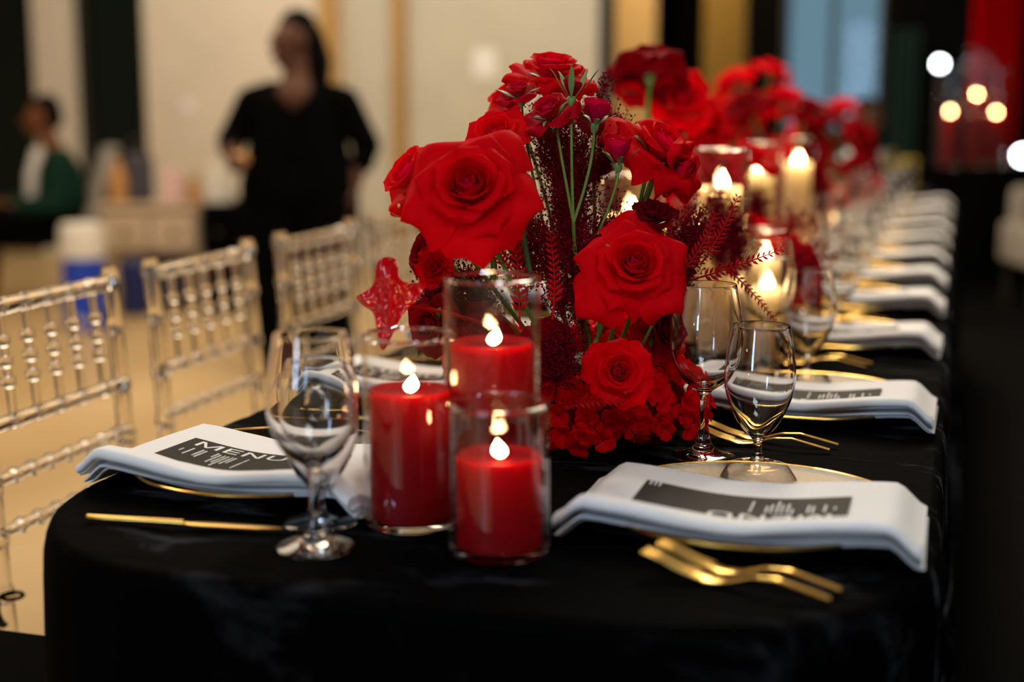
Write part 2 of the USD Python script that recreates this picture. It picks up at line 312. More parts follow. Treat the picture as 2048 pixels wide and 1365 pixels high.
# ------------------------------------------------------------------ place settings
def charger(M, label, group=None):
    t = thing('charger_plate', label, 'charger plate', M, group)
    obj('plate', lathe([(0, .002), (.06, .002), (.11, .0025), (.135, .008), (.166, .016), (.1665, .019), (.134, .011), (.108, .0055), (.06, .005), (0, .005)], 56), 'plate_glass', t)
    obj('rim', torus(.168, .0022, .0178, 72, 8), 'gold', t, label='gold rim')
    return t
ZN = .0075
def nap_h(x):                                 # how the folded napkin lies along its length
    a = np.abs(x); h = ZN + .013 * sstep(a / .155) ** 1.2
    return h - .024 * sstep((a - .150) / .036)
def slab(x0, x1, y0, y1, z0, t, seed, wav=.0022, nx=46, ny=16, skew=0.0, lift=None):
    xs = np.linspace(x0, x1, nx); r = t / 2
    sec = [(y0 + r - r * math.sin(a), r - r * math.cos(a)) for a in np.linspace(0, PI, 6)] + [(y, t) for y in np.linspace(y0 + r, y1 - r, ny)[1:-1]] + \
          [(y1 - r + r * math.sin(a), r + r * math.cos(a)) for a in np.linspace(0, PI, 6)] + [(y, 0) for y in np.linspace(y1 - r, y0 + r, ny)[1:-1]]
    sec = np.array(sec + sec[:1]); P = np.zeros((nx, len(sec), 3))
    for i, x in enumerate(xs):
        yy = sec[:, 0] + skew * (i / (nx - 1) - .5) + (meshkit.noise(np.array([[x * 14, seed, 0.5]]))[0] - .5) * .010
        lf = lift(x, yy) if lift else 0
        P[i] = np.c_[np.full(len(sec), x), yy, nap_h(x) + z0 + sec[:, 1] + lf + (meshkit.fbm(np.c_[np.full(len(sec), x * 16), yy * 20, np.full(len(sec), seed + sec[:, 1] * 30)], 3, seed) - .5) * wav * 2]
    P[:, :, 2] = np.maximum(P[:, :, 2], .0012)
    m = grid_mesh(P); caps = []
    for e in (0, nx - 1):
        c = P[e].mean(0); o = P[e]; n = len(o)
        f = np.array([[k, (k + 1) % n, n] for k in range(n)]); caps.append(trimesh.Trimesh(np.vstack([o, c]), f if e else f[:, ::-1], process=False))
    return cat([m] + caps)
def napkin(M, label, group=None):
    t = thing('napkin', label, 'napkin', M, group)
    obj('lower_fold', slab(-.186, .186, -.086, .098, .000, .0040, 2), 'linen', t, 60)
    obj('middle_fold', slab(-.180, .183, -.093, .102, .0055, .0042, 5), 'linen', t, 60)
    obj('upper_fold', slab(-.184, .184, -.100, .105, .0115, .0044, 9, lift=lambda x, y: .004 * sstep((-.06 - y) / .03)), 'linen', t, 60)
    obj('pocket', slab(-.182, .182, -.108, -.050, .0172, .0130, 13, .0032, lift=lambda x, y: -.0105 * sstep((y + .088) / .036)), 'linen', t, 60)
    return t
def card_map(V):                              # u along the card (x), v across (y), height above it
    x, y = V[:, 0], V[:, 1]; return np.c_[x, y, nap_h(x) + .0176 + V[:, 2] + .0025 * sstep((-.05 - y) / .03)]
def fine(m, n=2):
    for _ in range(n): m = m.subdivide()
    return m
def letters(text, h, sx, x, y, rot):           # raised print, rot in quarter turns
    m = meshkit.text_mesh(text, h, .0004); m.vertices[:, 0] *= sx
    a = rot * PI / 2; R = np.array([[math.cos(a), -math.sin(a), 0], [math.sin(a), math.cos(a), 0], [0, 0, 1]])
    m.vertices = m.vertices @ R.T + [x, y, .0009]; return m
def menu_card(M, flip, label, group=None):
    t = thing('menu_card', label, 'menu card', M, group); s = -1 if flip else 1
    xs = np.linspace(-.112, .108, 28); ys = np.linspace(-.078, .034, 8)
    P = np.array([[(x, y, 0.0) for y in ys] for x in xs]); top_ = card_map((P + [0, 0, .0009]).reshape(-1, 3)); bot = card_map(P.reshape(-1, 3))
    q = grid_mesh(P).faces; n = len(top_); F = [q, q[:, ::-1] + n]
    A, B = len(xs), len(ys); rim = [i * B for i in range(A)] + [(A - 1) * B + j for j in range(1, B)] + [i * B + B - 1 for i in range(A - 2, -1, -1)] + [j for j in range(B - 2, 0, -1)]
    for a, b in zip(rim, rim[1:] + rim[:1]): F.append(np.array([[a, b, b + n], [a, b + n, a + n]]))
    obj('card', trimesh.Trimesh(np.vstack([top_, bot]), np.vstack(F), process=False), 'card_black', t, 30)
    # flip: right-hand seats, MENU runs along the near edge, upside down seen from the table end
    cy = -.022
    def put(m):
        if flip: m.vertices[:, :2] = [-.004, -.0245] - m.vertices[:, :2]
        m.vertices = card_map(m.vertices); return m
    w = put(letters('MENU', .0185, 1.75, -.100, .0085, 0)); obj('lettering', w, 'print_white', t, False, 'the word MENU in white capitals')
    rr = random.Random(4); lines = []
    rowsx = [(-.098, .010), (-.088, .024), (-.076, .026), (-.071, .026), (-.055, .017), (-.050, .033), (-.044, .030), (-.039, .040), (-.033, .028), (-.028, .022), (-.012, .040)]
    for x, ln in rowsx:                        # print too small to read: rows of tiny strokes
        y = .001 - (.010 if ln < .015 else 0) - rr.uniform(0, .004); e = y - ln
        while y > e:
            wd = rr.uniform(.0012, .0024); lines.append(box((x, y - wd / 2, .0011), (.0021, wd, .0004))); y -= wd + rr.choice([.0005, .0005, .0005, .0014])
    for x in (.092, .097, .102):
        for k in range(9): lines.append(box((x, -.064 + k * .0024, .0011), (.002, .0016, .0004)))
    obj('small_print', put(cat(lines)), 'print_white', t, False)
    return t
def strip(path, width, thick, n=6):             # cutlery: a flat bar with a rounded section along a path in (x, z)
    P = np.array(path, float); w_ = np.array(width, float); th = np.broadcast_to(np.asarray(thick, float), (len(P),)); rows_ = []
    for (x, y, z), w0, t0 in zip(P, w_, th):
        a = np.linspace(0, 2 * PI, 13); rows_.append(np.c_[np.full(13, x), y + w0 / 2 * np.cos(a), z + t0 / 2 * np.sin(a)])
    m = grid_mesh(np.array(rows_)); ends = []
    for e in (0, -1):
        o = rows_[e][:-1]; k = len(o); f = np.array([[i, (i + 1) % k, k] for i in range(k)]); ends.append(trimesh.Trimesh(np.vstack([o, o.mean(0)]), f if e else f[:, ::-1], process=False))
    return cat([m] + ends)
def zc(x):                                    # side profile of the fork: head up, neck down, handle up and back to the cloth
    return .003 + .016 * sstep((x - .010) / .04) * (1 - sstep((x - .06) / .075)) + .011 * np.exp(-((x + .055) / .035) ** 2) * 1.0
def fork(M, label, group=None):
    t = thing('fork', label, 'fork', M, group)
    xs = np.linspace(-.025, .105, 22)
    wd = np.interp(xs, [-.025, -.01, .01, .03, .09, .105], [.022, .021, .012, .006, .0095, .0085])
    zz = np.interp(xs, [-.025, -.012, .005, .03, .055, .085, .105], [.006, .003, .004, .012, .014, .008, .004])
    obj('handle', strip(np.c_[xs, 0 * xs, zz], wd, .0032), 'gold', t)
    for k in range(4):
        y = (k - 1.5) * .0062; xt = np.linspace(-.078, -.022, 9)
        zt = np.interp(xt, [-.078, -.06, -.04, -.022], [.021, .017, .010, .0058])
        obj('tine', strip(np.c_[xt, np.full(9, y) * np.interp(xt, [-.078, -.022], [.9, 1]), zt], np.interp(xt, [-.078, -.022], [.0026, .0042]), .0024), 'gold', t)
    return t
def knife(M, label, group=None):
    t = thing('table_knife', label, 'knife', M, group)
    xs = np.linspace(-.11, .0, 10); obj('handle', strip(np.c_[xs, 0 * xs, np.full(10, .0045)], np.interp(xs, [-.11, -.1, 0], [.007, .009, .008]), .006), 'gold', t)
    xs = np.linspace(0, .11, 10); obj('blade', strip(np.c_[xs, 0 * xs, np.full(10, .004)], np.interp(xs, [0, .02, .09, .11], [.008, .016, .015, .003]), .002), 'gold', t)
    return t
def wine_glass(M, label, group=None, small=False):
    t = thing('water_goblet' if small else 'wine_glass', label, 'water goblet' if small else 'wine glass', M, group)
    if small:
        out = [(0, .0006), (.0385, .0006), (.0395, .002), (.037, .0035), (.024, .0052), (.012, .009), (.0065, .015), (.0052, .024), (.0055, .032), (.009, .038), (.020, .050), (.032, .070), (.0405, .092), (.0435, .112), (.0425, .132), (.0385, .158), (.0345, .178)]
        inn = [(.0338, .1785), (.0331, .178), (.0372, .158), (.0412, .132), (.0422, .112), (.0391, .093), (.0303, .072), (.018, .0535), (.008, .044), (0, .0415)]
    else:
        out = [(0, .0006), (.0385, .0006), (.0395, .002), (.037, .0036), (.028, .0055), (.019, .009), (.0125, .014), (.009, .022), (.0062, .035), (.0055, .055), (.0060, .075), (.009, .085), (.020, .093), (.033, .107), (.0425, .128), (.0460, .150), (.0455, .172), (.0410, .200), (.0370, .221)]
        inn = [(.0365, .2216), (.0358, .221), (.0398, .200), (.0443, .172), (.0447, .150), (.0411, .129), (.0313, .109), (.018, .0965), (.007, .091), (0, .090)]
    k = len(out) - 1
    from scipy.interpolate import CubicSpline
    def dense(p, n):
        p = np.array(p); d = np.r_[0, np.cumsum(np.linalg.norm(np.diff(p, axis=0), axis=1))]
        q = np.linspace(0, d[-1], n); return np.c_[np.interp(q, d, p[:, 0]), np.interp(q, d, p[:, 1])] if n < 0 else np.c_[np.maximum(CubicSpline(d, p[:, 0])(q), 0), CubicSpline(d, p[:, 1])(q)]
    foot = 4; o2 = np.vstack([np.array(out[:foot]), dense(out[foot - 1:], 60)[1:]]); i2 = np.vstack([np.array(inn[:1]), dense(inn[1:], 36)]); i2[-1, 0] = 0
    full = lathe(np.vstack([o2, i2]), 64)
    # stem and foot are one part, the bowl another: cut where the bowl begins
    obj('glass', full, 'crystal', t, 50)
    return t
RX, LX = -.197, -.775
ry = [1.505, 2.10, 2.69, 3.19, 3.62, 4.07, 4.53, 4.99, 5.43, 5.85, 6.25]
ly = [1.52, 2.05, 2.56, 3.07, 3.58, 4.09]
ordn = ['nearest', 'second', 'third', 'fourth', 'fifth', 'sixth', 'seventh', 'eighth', 'ninth', 'tenth', 'farthest']
proto = {}
def put_setting(x, y, side, k):
    far = k >= 4
    who = '%s %s setting' % (ordn[k], side)
    g = None if not far else 'far %s settings' % side
    def one(key, make, M, label, grp):
        if key in proto: return dup(proto[key], M, label, grp)
        proto[key] = make(M, label)
        return proto[key]
    sd = 1 if side == 'right' else -1
    jr = random.Random(k * 7 + (side == 'left'))
    c = (x, y, TZ + .0005)
    one('charger', charger, frame(c), 'clear glass charger with gold rim at the %s' % who, 'chargers')
    M = frame((x, y - .045, TZ + .0005), jr.uniform(-.03, .03) if k else (0.0 if side == 'right' else -.10))
    one('napkin', napkin, M, 'folded white napkin with a pocket at the %s' % who, 'napkins')
    one('menu' + side, lambda m, l: menu_card(m, side == 'right', l), M, 'black menu card tucked in the napkin at the %s' % who, 'menu cards')
    if side == 'right':
        fx = {0: (-.185, 1.308), 1: (-.235, 1.86)}.get(k, (x - .03, y - .225))
        one('fork', fork, frame((fx[0], fx[1], TZ + .001), -.22 if k == 0 else -.08), ['gold dinner fork beside the near right napkin, closer to the napkin', 'gold fork on the black cloth at the %s, nearer its plate' % who][k > 0], 'forks')
        one('fork', fork, frame((fx[0] - .008, fx[1] - .030, TZ + .001), -.20 if k == 0 else -.10), ['gold salad fork beside the near right napkin, closer to the table end', 'gold fork on the black cloth at the %s, farther from its plate' % who][k > 0], 'forks')
        tg, sg = (x - .094, y + .248), (x - .021, y + .214)
        one('wine', wine_glass, frame((*tg, TZ + .001)), 'tall empty wine glass at the %s' % who, 'wine glasses')
        one('water', lambda m, l: wine_glass(m, l, None, True), frame((*sg, TZ + .001)), 'short tulip water goblet at the %s' % who, 'water goblets')
    else:
        kx = {0: (-.768, 1.290)}.get(k, (x, y - .24))
        if k < 3: one('knife', knife, frame((*kx, TZ + .001), .12), 'gold table knife lying on the black cloth at the %s' % who, 'knives')
        tg, sg = (x + .172, y - .255), (x + .142, y - .178)
        if k < 3:
            one('wine', wine_glass, frame((*tg, TZ + .001)), 'tall empty wine glass at the %s' % who, 'wine glasses')
            one('water', lambda m, l: wine_glass(m, l, None, True), frame((*sg, TZ + .001)), 'short tulip water goblet at the %s' % who, 'water goblets')
for k, y in enumerate(ry): put_setting(RX, y, 'right', k)
for k, y in enumerate(ly[:4]): put_setting(LX, y, 'left', k)

# ------------------------------------------------------------------ candles
def flame_mesh(h=.026, r=.0058, lean=0.0):
    z = np.linspace(0, 1, 14); p = [(r * max(0.0, math.sin(PI * min(1, (q ** .75)))) * (1.12 - .35 * q), h * q) for q in z]
    p[0] = (0, 0); p[-1] = (0, h); m = lathe(p, 12); m.vertices[:, 0] += lean * (m.vertices[:, 2] / h) ** 1.5; return m
def candle(M, r, h, wax, label, group=None, lean=.003, fl=.020, fr=.40, well=.008):
    t = thing('pillar_candle', label, 'candle', M, group)
    d = well
    pr = [(0, 0), (r - .001, 0), (r, .001), (r, h - .003), (r - .0012, h), (r - .0035, h), (r - .0055, h - .003), (r - .008, h - d * .8), (r - .013, h - d), (r * .45, h - d - .001), (r * .15, h - d - .0015), (0, h - d - .0015)]
    obj('wax', lathe(pr, 40), wax, t); zf = h - d
    obj('wick', tube([(0, 0, zf - .003), (.0006, 0, zf + .003), (.0016, 0, zf + .008)], .0009, 6), 'wick', t)
    obj('flame', move(flame_mesh(fl, fl * fr, lean), t=(.001, 0, zf + .004)), 'flame', t, True)
    return t
def cylinder_vase(M, r, h, label, group=None):
    t = thing('glass_cylinder', label, 'glass cylinder', M, group)
    obj('wall', lathe([(r - .0030, .0085), (r - .0030, h - .002), (r, h - .002), (r, .009)], 64), 'vase_glass', t)
    obj('rim', torus(r - .0015, .0022, h - .0015, 64, 8), 'crystal', t)
    obj('base', lathe([(0, 0), (r - .002, 0), (r, .002), (r, .009), (r - .003, .0085), (r - .006, .0065), (0, .006)], 64), 'crystal', t)
    return t
CAND = [((-.424, 1.318), .0510, .1525, .0925, 'wax_red', 'front', 'short', -.003),
        ((-.545, 1.383), .0505, .2045, .139, 'wax_red', 'left', 'medium height', .004),
        ((-.466, 1.425), .0520, .264, .187, 'wax_red', 'rear', 'tall', .005)]
for (x, y), r, h, hw, wx, where, size, lean in CAND:
    cylinder_vase(frame((x, y, TZ + .0005)), r, h, '%s clear glass cylinder, the %s one of the three at the near end' % (size, where))
    candle(frame((x, y, TZ + .0075)), r - .0075, hw, wx, 'lit red pillar candle in the %s glass cylinder at the near end' % where, lean=lean, fl=.019)
for px_, py_, Z_, r, h, g, wx, lab in [(1262, 408, 2.25, .041, None, .05, 'wax_cream', 'glowing cream candle behind the near flowers'), (1442, 352, 2.42, .036, None, .05, 'wax_cream', 'bright cream candle right of the nodding rose'),
                            (1520, 325, 3.35, .036, None, .05, 'wax_cream', 'cream candle under the third flowers, left of its neighbour'), (1596, 312, 3.75, .036, None, .05, 'wax_cream', 'cream candle under the third flowers, right of its neighbour'),
                            (1530, 498, 2.55, .032, None, .04, 'wax_cream', 'low cream candle beside the second flowers'), (1533, 555, 2.42, .028, None, .04, 'wax_cream', 'lowest cream candle left of the third right napkin'),
                            (1640, 376, 4.4, .036, None, .05, 'wax_cream', 'far cream candle among the glasses'), (1400, 440, 2.55, .036, None, .04, 'wax_cream', 'cream candle at the foot of the second flowers')]:
    p = pt(px_, py_, Z_); hh = max(p[2] - TZ - .012 - .012, .02)
    cylinder_vase(frame((p[0], p[1], TZ + .0005)), r + .012, hh + g + .02, 'clear glass cylinder around the ' + lab)
    candle(frame((p[0], p[1], TZ + .0075)), r, hh, wx, lab, fl=.040, fr=.32, well=.016)

# gold votive cups with tea lights among the far glasses
vp = None
for k, (px_, py_, Z_) in enumerate([(1575, 535, 0), (1598, 508, 0), (1622, 486, 0), (1646, 462, 0), (1668, 446, 0), (1716, 416, 0), (1535, 566, 0), (1545, 512, 0)]):
    q = at(px_, py_, TZ + .04); q[2] = TZ + .001; lab = 'small glass tea light cup, the %s of those among the far glasses' % ['second nearest', 'third nearest', 'fourth nearest', 'fifth nearest', 'sixth nearest', 'farthest', 'nearest', 'leftmost'][k]
    if vp is None:
        vp = thing('tea_light_cup', lab, 'tea light', frame(q)); obj('cup', lathe([(0, 0), (.026, 0), (.030, .004), (.034, .05), (.031, .05), (.027, .006), (0, .006)], 32), 'vase_glass', vp); obj('wax', lathe([(0, .007), (.018, .007), (.019, .024), (0, .023)], 24), 'wax_cream', vp)
        obj('flame', move(flame_mesh(.032, .0085, 0), t=(0, 0, .028)), 'flame', vp, True); obj('rim', torus(.0325, .0014, .0505, 40, 6), 'gold', vp)
    else: dup(vp, frame(q), lab, 'tea lights')

# ------------------------------------------------------------------ flowers
def petal(L, Wd, a0, a1, curl, wrap, roll, tip, ruf, seed, r0=.002, z0=0.0, nu=11, nv=15, pw=1.3):
    v = np.linspace(0, 1, nv); al = a0 + (a1 - a0) * v ** pw + curl * sstep((v - .70) / .30)
    dr, dz = np.sin(al) * L / (nv - 1), np.cos(al) * L / (nv - 1)
    r = r0 + np.r_[0, np.cumsum((dr[1:] + dr[:-1]) / 2)]; z = z0 + np.r_[0, np.cumsum((dz[1:] + dz[:-1]) / 2)]
    w = Wd * (.16 + .84 * sstep(v / .62)) * np.maximum(1 - v ** (4.5 - 2.3 * tip), 0) ** (.42 + .38 * tip) + Wd * .015
    u = np.linspace(-1, 1, nu); Rc = np.maximum(np.abs(r) * wrap, Wd * .22) + .002 + wrap * .004 * v
    ang = np.clip(u[None] * (w / Rc)[:, None], -2.6, 2.6)
    no = np.stack([np.cos(al), -np.sin(al)], 1)
    off = -Rc[:, None] * (1 - np.cos(ang)) + roll * Wd * (np.abs(u)[None] ** 3) * sstep((v - .25) / .6)[:, None]
    g = np.stack(np.broadcast_arrays(u[None] * 1.7, v[:, None] * 2.1, np.full((1, 1), seed * .37)), -1)
    off = off + (meshkit.fbm(g * 1.4, 3, seed % 97) - .5) * ruf * 2 * sstep(v / .5)[:, None]
    R_ = r[:, None] + no[:, :1] * off; Z_ = z[:, None] + no[:, 1:] * off; T_ = Rc[:, None] * np.sin(ang)
    return np.stack([R_, T_, Z_], -1)
def spin(P, a): c, s = math.cos(a), math.sin(a); return np.stack([P[..., 0] * c - P[..., 1] * s, P[..., 0] * s + P[..., 1] * c, P[..., 2]], -1)
def tri(P, flip=True):
    m = grid_mesh(P)
    if flip: m.invert()
    return m
def rose_meshes(R, kind, seed):
    """(heart, petals) about +z with the calyx at the origin; R is about the radius of the open flower."""
    rg = random.Random(seed); s = R / .066; heart, petals = [], []
    droop = kind == 'droop'; kind = 'wide' if droop else kind
    op = {'wide': 1.0, 'cup': .45, 'bud': 0.0}[kind]
    nh, nm, no_ = {'wide': (13, 7, 8), 'cup': (12, 7, 5), 'bud': (5, 4, 0)}[kind]
    a = rg.uniform(0, 6)
    for i in range(nh):                          # tight spiral in the middle
        t = i / max(nh - 1, 1); a += 2.4
        P = petal(.031 + .005 * t, .011 + .012 * t, .18 + .42 * t * (.45 + .55 * op), -.34 + .30 * t * (.3 + op), .05 + .40 * t * op, 1.0, 0, .05, .0007, rg.randrange(999), .0006 + .0030 * t * (.5 + op), .004, 9, 11)
        heart.append(tri(spin(P, a)))
    for i in range(nm):                          # cup of rounded petals, rims turning out
        t = i / max(nm - 1, 1); a += 2.4 + rg.uniform(-.12, .12)
        P = petal(.038 + .008 * t, .0255 + .006 * t, .62 + .30 * t * (.3 + op), -.08 + .50 * t * op + .10 * op, .30 + .90 * op * t + .3 * op, 1.0, .08 + .25 * op * t, .10 + .25 * op * t, .0010, rg.randrange(999), .003, .003, 13, 15)
        petals.append(tri(spin(P, a)))
    for i in range(no_):                         # broad outer petals folding back, their rolled edges meeting in points
        t = i / max(no_ - 1, 1); a += 2.4 + rg.uniform(-.2, .2)
        P = petal(.050 + (.020 * t + rg.uniform(-.003, .006) + .012 * droop * t) * op, .034 + .006 * rg.random() * op + .003 * droop, .95 + .20 * t, .62 + (.50 + .75 * t) * op + rg.uniform(-.1, .15) + .45 * droop * t, .5 + .50 * op, 1.5 + 1.4 * op, .30 + .45 * op, .35 + .55 * op * rg.uniform(.6, 1), .0016, rg.randrange(999), .003, .001, 15, 17)
        petals.append(tri(spin(P, a)))
    f = lambda m: move(m, s=s)
    return f(cat(heart)), [f(m) for m in petals]
def calyx_mesh(R, seed, long=1.0, down=.4):
    s = R / .065 if long == 1.0 else .75; rg = random.Random(seed)
    cup = lathe([(0, -.012), (.004, -.011), (.0065, -.006), (.0075, 0), (.006, .005), (0, .006)], 12); sep = []
    for i in range(5):
        P = petal(.036 * long * rg.uniform(.8, 1.1), .0068, .7, 1.3 + down + rg.uniform(-.5, .5), rg.uniform(-.4, .9), 2.5, .1, 1.0, .001, rg.randrange(99), .005, .0, 5, 10); sep.append(move(tri(spin(P, i * 2 * PI / 5 + rg.uniform(-.2, .2))), s=max(s, .55)))
    return move(cup, s=max(s, .6)), cat(sep)
def rose(pos, d, R, kind, mt, label, seed, foot=None, bendto=None, calyx=True, long=1.0, down=.4, group=None, name='rose', stem_r=.0026, roll=0.0, cat_='rose', pin=None):
    d = np.asarray(d); Rm = axes(d, roll); base = np.asarray(pos) - d * R * .45
    t = thing(name, label, cat_, frame(base), group)
    heart, ps = rose_meshes(R, kind, seed)
    obj('heart', move(heart, Rm), mt, t, True)
    for m in ps: obj('petal', move(m, Rm), mt, t, True)
    if calyx:
        cup, sep = calyx_mesh(R, seed + 5, long, down); obj('calyx', move(cup, Rm), 'sepal_green', t); obj('sepals', move(sep, Rm), 'sepal_green', t, True)
    if pin is not None: obj('pearl_pin', move(trimesh.creation.icosphere(2, .0028), t=np.asarray(pin) - base), 'gold', t, True, 'tiny gold pearl')
    if foot is not None:
        q = np.asarray(foot) - base; mid = (-d * .05 if bendto is None else np.asarray(bendto) - base)
        obj('stem', tube(bez(-d * R * .12, mid, q, 12), np.linspace(stem_r, stem_r * 1.15, 12), 8), 'stem_green', t)
    return t
FC = np.array([-.441, 1.775, TZ])                 # middle of the near flowers
def froot(dx=0, dy=0, z=.10): return FC + [dx, dy, z]
rose(pt(938, 362, 1.62), vdir(-.06, .62, 1), .090, 'droop', 'rose_red', 'largest open red rose, facing out above the left candles', 11, froot(-.03, -.04), pt(985, 500, 1.7), calyx=True)
rose(pt(1272, 522, 1.69), vdir(.03, .60, 1), .078, 'droop', 'rose_red', 'wide open red rose facing out left of the wine glass rim', 23, froot(.02, -.02), pt(1290, 600, 1.78), pin=pt(1331, 462, 1.640))
rose(pt(1240, 742, 1.72), vdir(.05, .22, 1), .058, 'cup', 'rose_bright', 'round red rose with a tight spiral heart low above the hydrangeas', 37, froot(.03, 0), None)
rose(pt(1105, 122, 1.86), vdir(.05, 1, .28), .070, 'wide', 'rose_red', 'topmost red rose of the near flowers, seen from the side', 41, froot(.0, .02), pt(1110, 400, 1.85))
rose(pt(990, 262, 1.76), vdir(-.25, .75, .75), .058, 'cup', 'rose_bright', 'bright red rose tucked just behind the largest rose', 43, froot(-.02, .02), pt(1040, 420, 1.8))
rose(pt(812, 342, 1.70), vdir(-.80, .62, .40), .068, 'cup', 'rose_bright', 'leftmost red rose, turned to the left beside the largest rose', 47, froot(-.05, 0), pt(900, 480, 1.75))
rose(pt(832, 415, 1.71), vdir(-.70, -.35, .35), .046, 'cup', 'rose_red', 'red rose hanging below the leftmost rose, with a gold pin', 49, None, pin=pt(799, 412, 1.672))
rose(pt(1338, 282, 1.84), vdir(.55, .75, .40), .082, 'droop', 'rose_red', 'open red rose on the right of the near flowers, facing up right', 53, froot(.01, .02), pt(1275, 430, 1.86))
rose(pt(1375, 345, 1.84), vdir(.80, -.30, .40), .052, 'cup', 'rose_red', 'red rose nodding to the right in front of the candle glow', 59, None)
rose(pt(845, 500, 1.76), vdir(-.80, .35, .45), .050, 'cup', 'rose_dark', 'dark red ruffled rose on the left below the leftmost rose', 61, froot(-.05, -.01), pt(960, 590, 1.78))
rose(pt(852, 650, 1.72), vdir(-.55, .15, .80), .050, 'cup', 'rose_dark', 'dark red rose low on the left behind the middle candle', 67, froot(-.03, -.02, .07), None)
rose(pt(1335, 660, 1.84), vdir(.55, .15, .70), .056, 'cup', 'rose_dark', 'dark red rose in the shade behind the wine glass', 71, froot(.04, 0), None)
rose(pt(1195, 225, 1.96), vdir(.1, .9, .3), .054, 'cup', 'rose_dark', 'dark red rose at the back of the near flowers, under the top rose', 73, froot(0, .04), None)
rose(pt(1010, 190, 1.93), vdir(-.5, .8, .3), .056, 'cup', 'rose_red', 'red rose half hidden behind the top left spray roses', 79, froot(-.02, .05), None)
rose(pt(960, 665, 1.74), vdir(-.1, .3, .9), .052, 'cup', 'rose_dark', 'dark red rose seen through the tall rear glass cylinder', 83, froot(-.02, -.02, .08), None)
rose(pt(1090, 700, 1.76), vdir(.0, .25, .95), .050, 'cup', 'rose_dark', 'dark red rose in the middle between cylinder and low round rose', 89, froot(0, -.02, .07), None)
# spray roses: small buds on thin green stems
def bud(px_, py_, Z_, d, R, kind, label, seed, ctrl, foot, long=1.2, down=0.0, mt='rose_magenta'):
    rose(pt(px_, py_, Z_), d, R, kind, mt, label, seed, foot, ctrl, True, long, down, name='spray_rose', stem_r=.0017, cat_='spray rose')
KN = pt(1147, 445, 1.74)
bud(1036, 176, 1.80, vdir(-.25, 1, .35), .036, 'cup', 'magenta spray rose at the top left with spiky sepals', 101, pt(1045, 300, 1.8), froot(-.02, 0))
bud(1094, 214, 1.75, vdir(-.45, .85, .45), .048, 'cup', 'larger magenta spray rose below the top rose, leaning left', 103, pt(1125, 330, 1.74), KN)
bud(1146, 172, 1.74, vdir(.08, 1, 0), .036, 'bud', 'closed dark bud with three long green sepals', 107, pt(1142, 330, 1.74), KN, 1.9, -1.1, 'rose_dark')
bud(1196, 214, 1.77, vdir(.15, 1, .1), .054, 'bud', 'round magenta bud right of the closed bud', 109, pt(1188, 330, 1.76), KN)
bud(1238, 290, 1.78, vdir(.02, 1, .05), .058, 'bud', 'magenta bud standing left of the right rose', 113, pt(1235, 380, 1.78), pt(1195, 470, 1.78))
obj('stem_junction', tube(bez(KN, pt(1150, 560, 1.75), froot(0, -.01), 14), np.linspace(.0022, .003, 14), 8), 'stem_green', None, 40, 'main green stem that carries the spray roses', 'stem')
# hydrangeas
def floret(seed):
    rg = random.Random(seed); ms = []
    for k in range(4):
        P = petal(.0155 * rg.uniform(.85, 1.15), .0088, .95, 1.45 + rg.uniform(-.35, .25), rg.uniform(-.4, .7), 3.0, rg.uniform(-.1, .35), .15, .0012, rg.randrange(99), .0012, 0, 6, 7); ms.append(tri(spin(P, k * PI / 2 + rg.uniform(-.2, .2))))
    return cat(ms)
FLOR = [floret(i) for i in range(7)]
def hydrangea(c, R, label, seed, n=84, squash=.80, group=None, mt='hydrangea_red', low=-.45):
    t = thing('hydrangea', label, 'hydrangea', frame(c), group); rg = random.Random(seed)
    k = 0
    for i in range(n * 2):
        z = 1 - 2 * (i + .5) / (n * 1.55); 
        if z < low: break
        a = i * 2.39996; q = np.array([math.sqrt(max(0, 1 - z * z)) * math.cos(a), math.sqrt(max(0, 1 - z * z)) * math.sin(a), z])
        q = q + np.array([rg.uniform(-.12, .12) for _ in range(3)]); q /= np.linalg.norm(q)
        d = q + np.array([rg.uniform(-.4, .4) for _ in range(3)])
        obj('floret', move(FLOR[rg.randrange(7)], axes(d, rg.uniform(0, 6)), q * [R, R, R * squash] * rg.uniform(.88, 1.06), rg.uniform(.9, 1.25)), mt, t, True)
    obj('flower_head', move(trimesh.creation.icosphere(2, R * .72), s=1.0, t=(0, 0, 0)), 'rose_dark', t, True)
    return t
hydrangea(at(1165, 900) + [0, .012, .044], .076, 'red hydrangea head at the front of the near flowers, by the short candle', 3)
hydrangea(at(1292, 880) + [0, -.01, .050], .078, 'red hydrangea head at the near right, behind the wine glass foot', 5)
hydrangea(at(1225, 870) + [0, .05, .105], .072, 'red hydrangea head in the middle, under the low round rose', 7)
hydrangea(at(1070, 880) + [0, .06, .080], .074, 'red hydrangea head behind the short candle', 9)
hydrangea(at(950, 850) + [0, .08, .075], .066, 'red hydrangea head behind the tall rear cylinder', 13, 70)
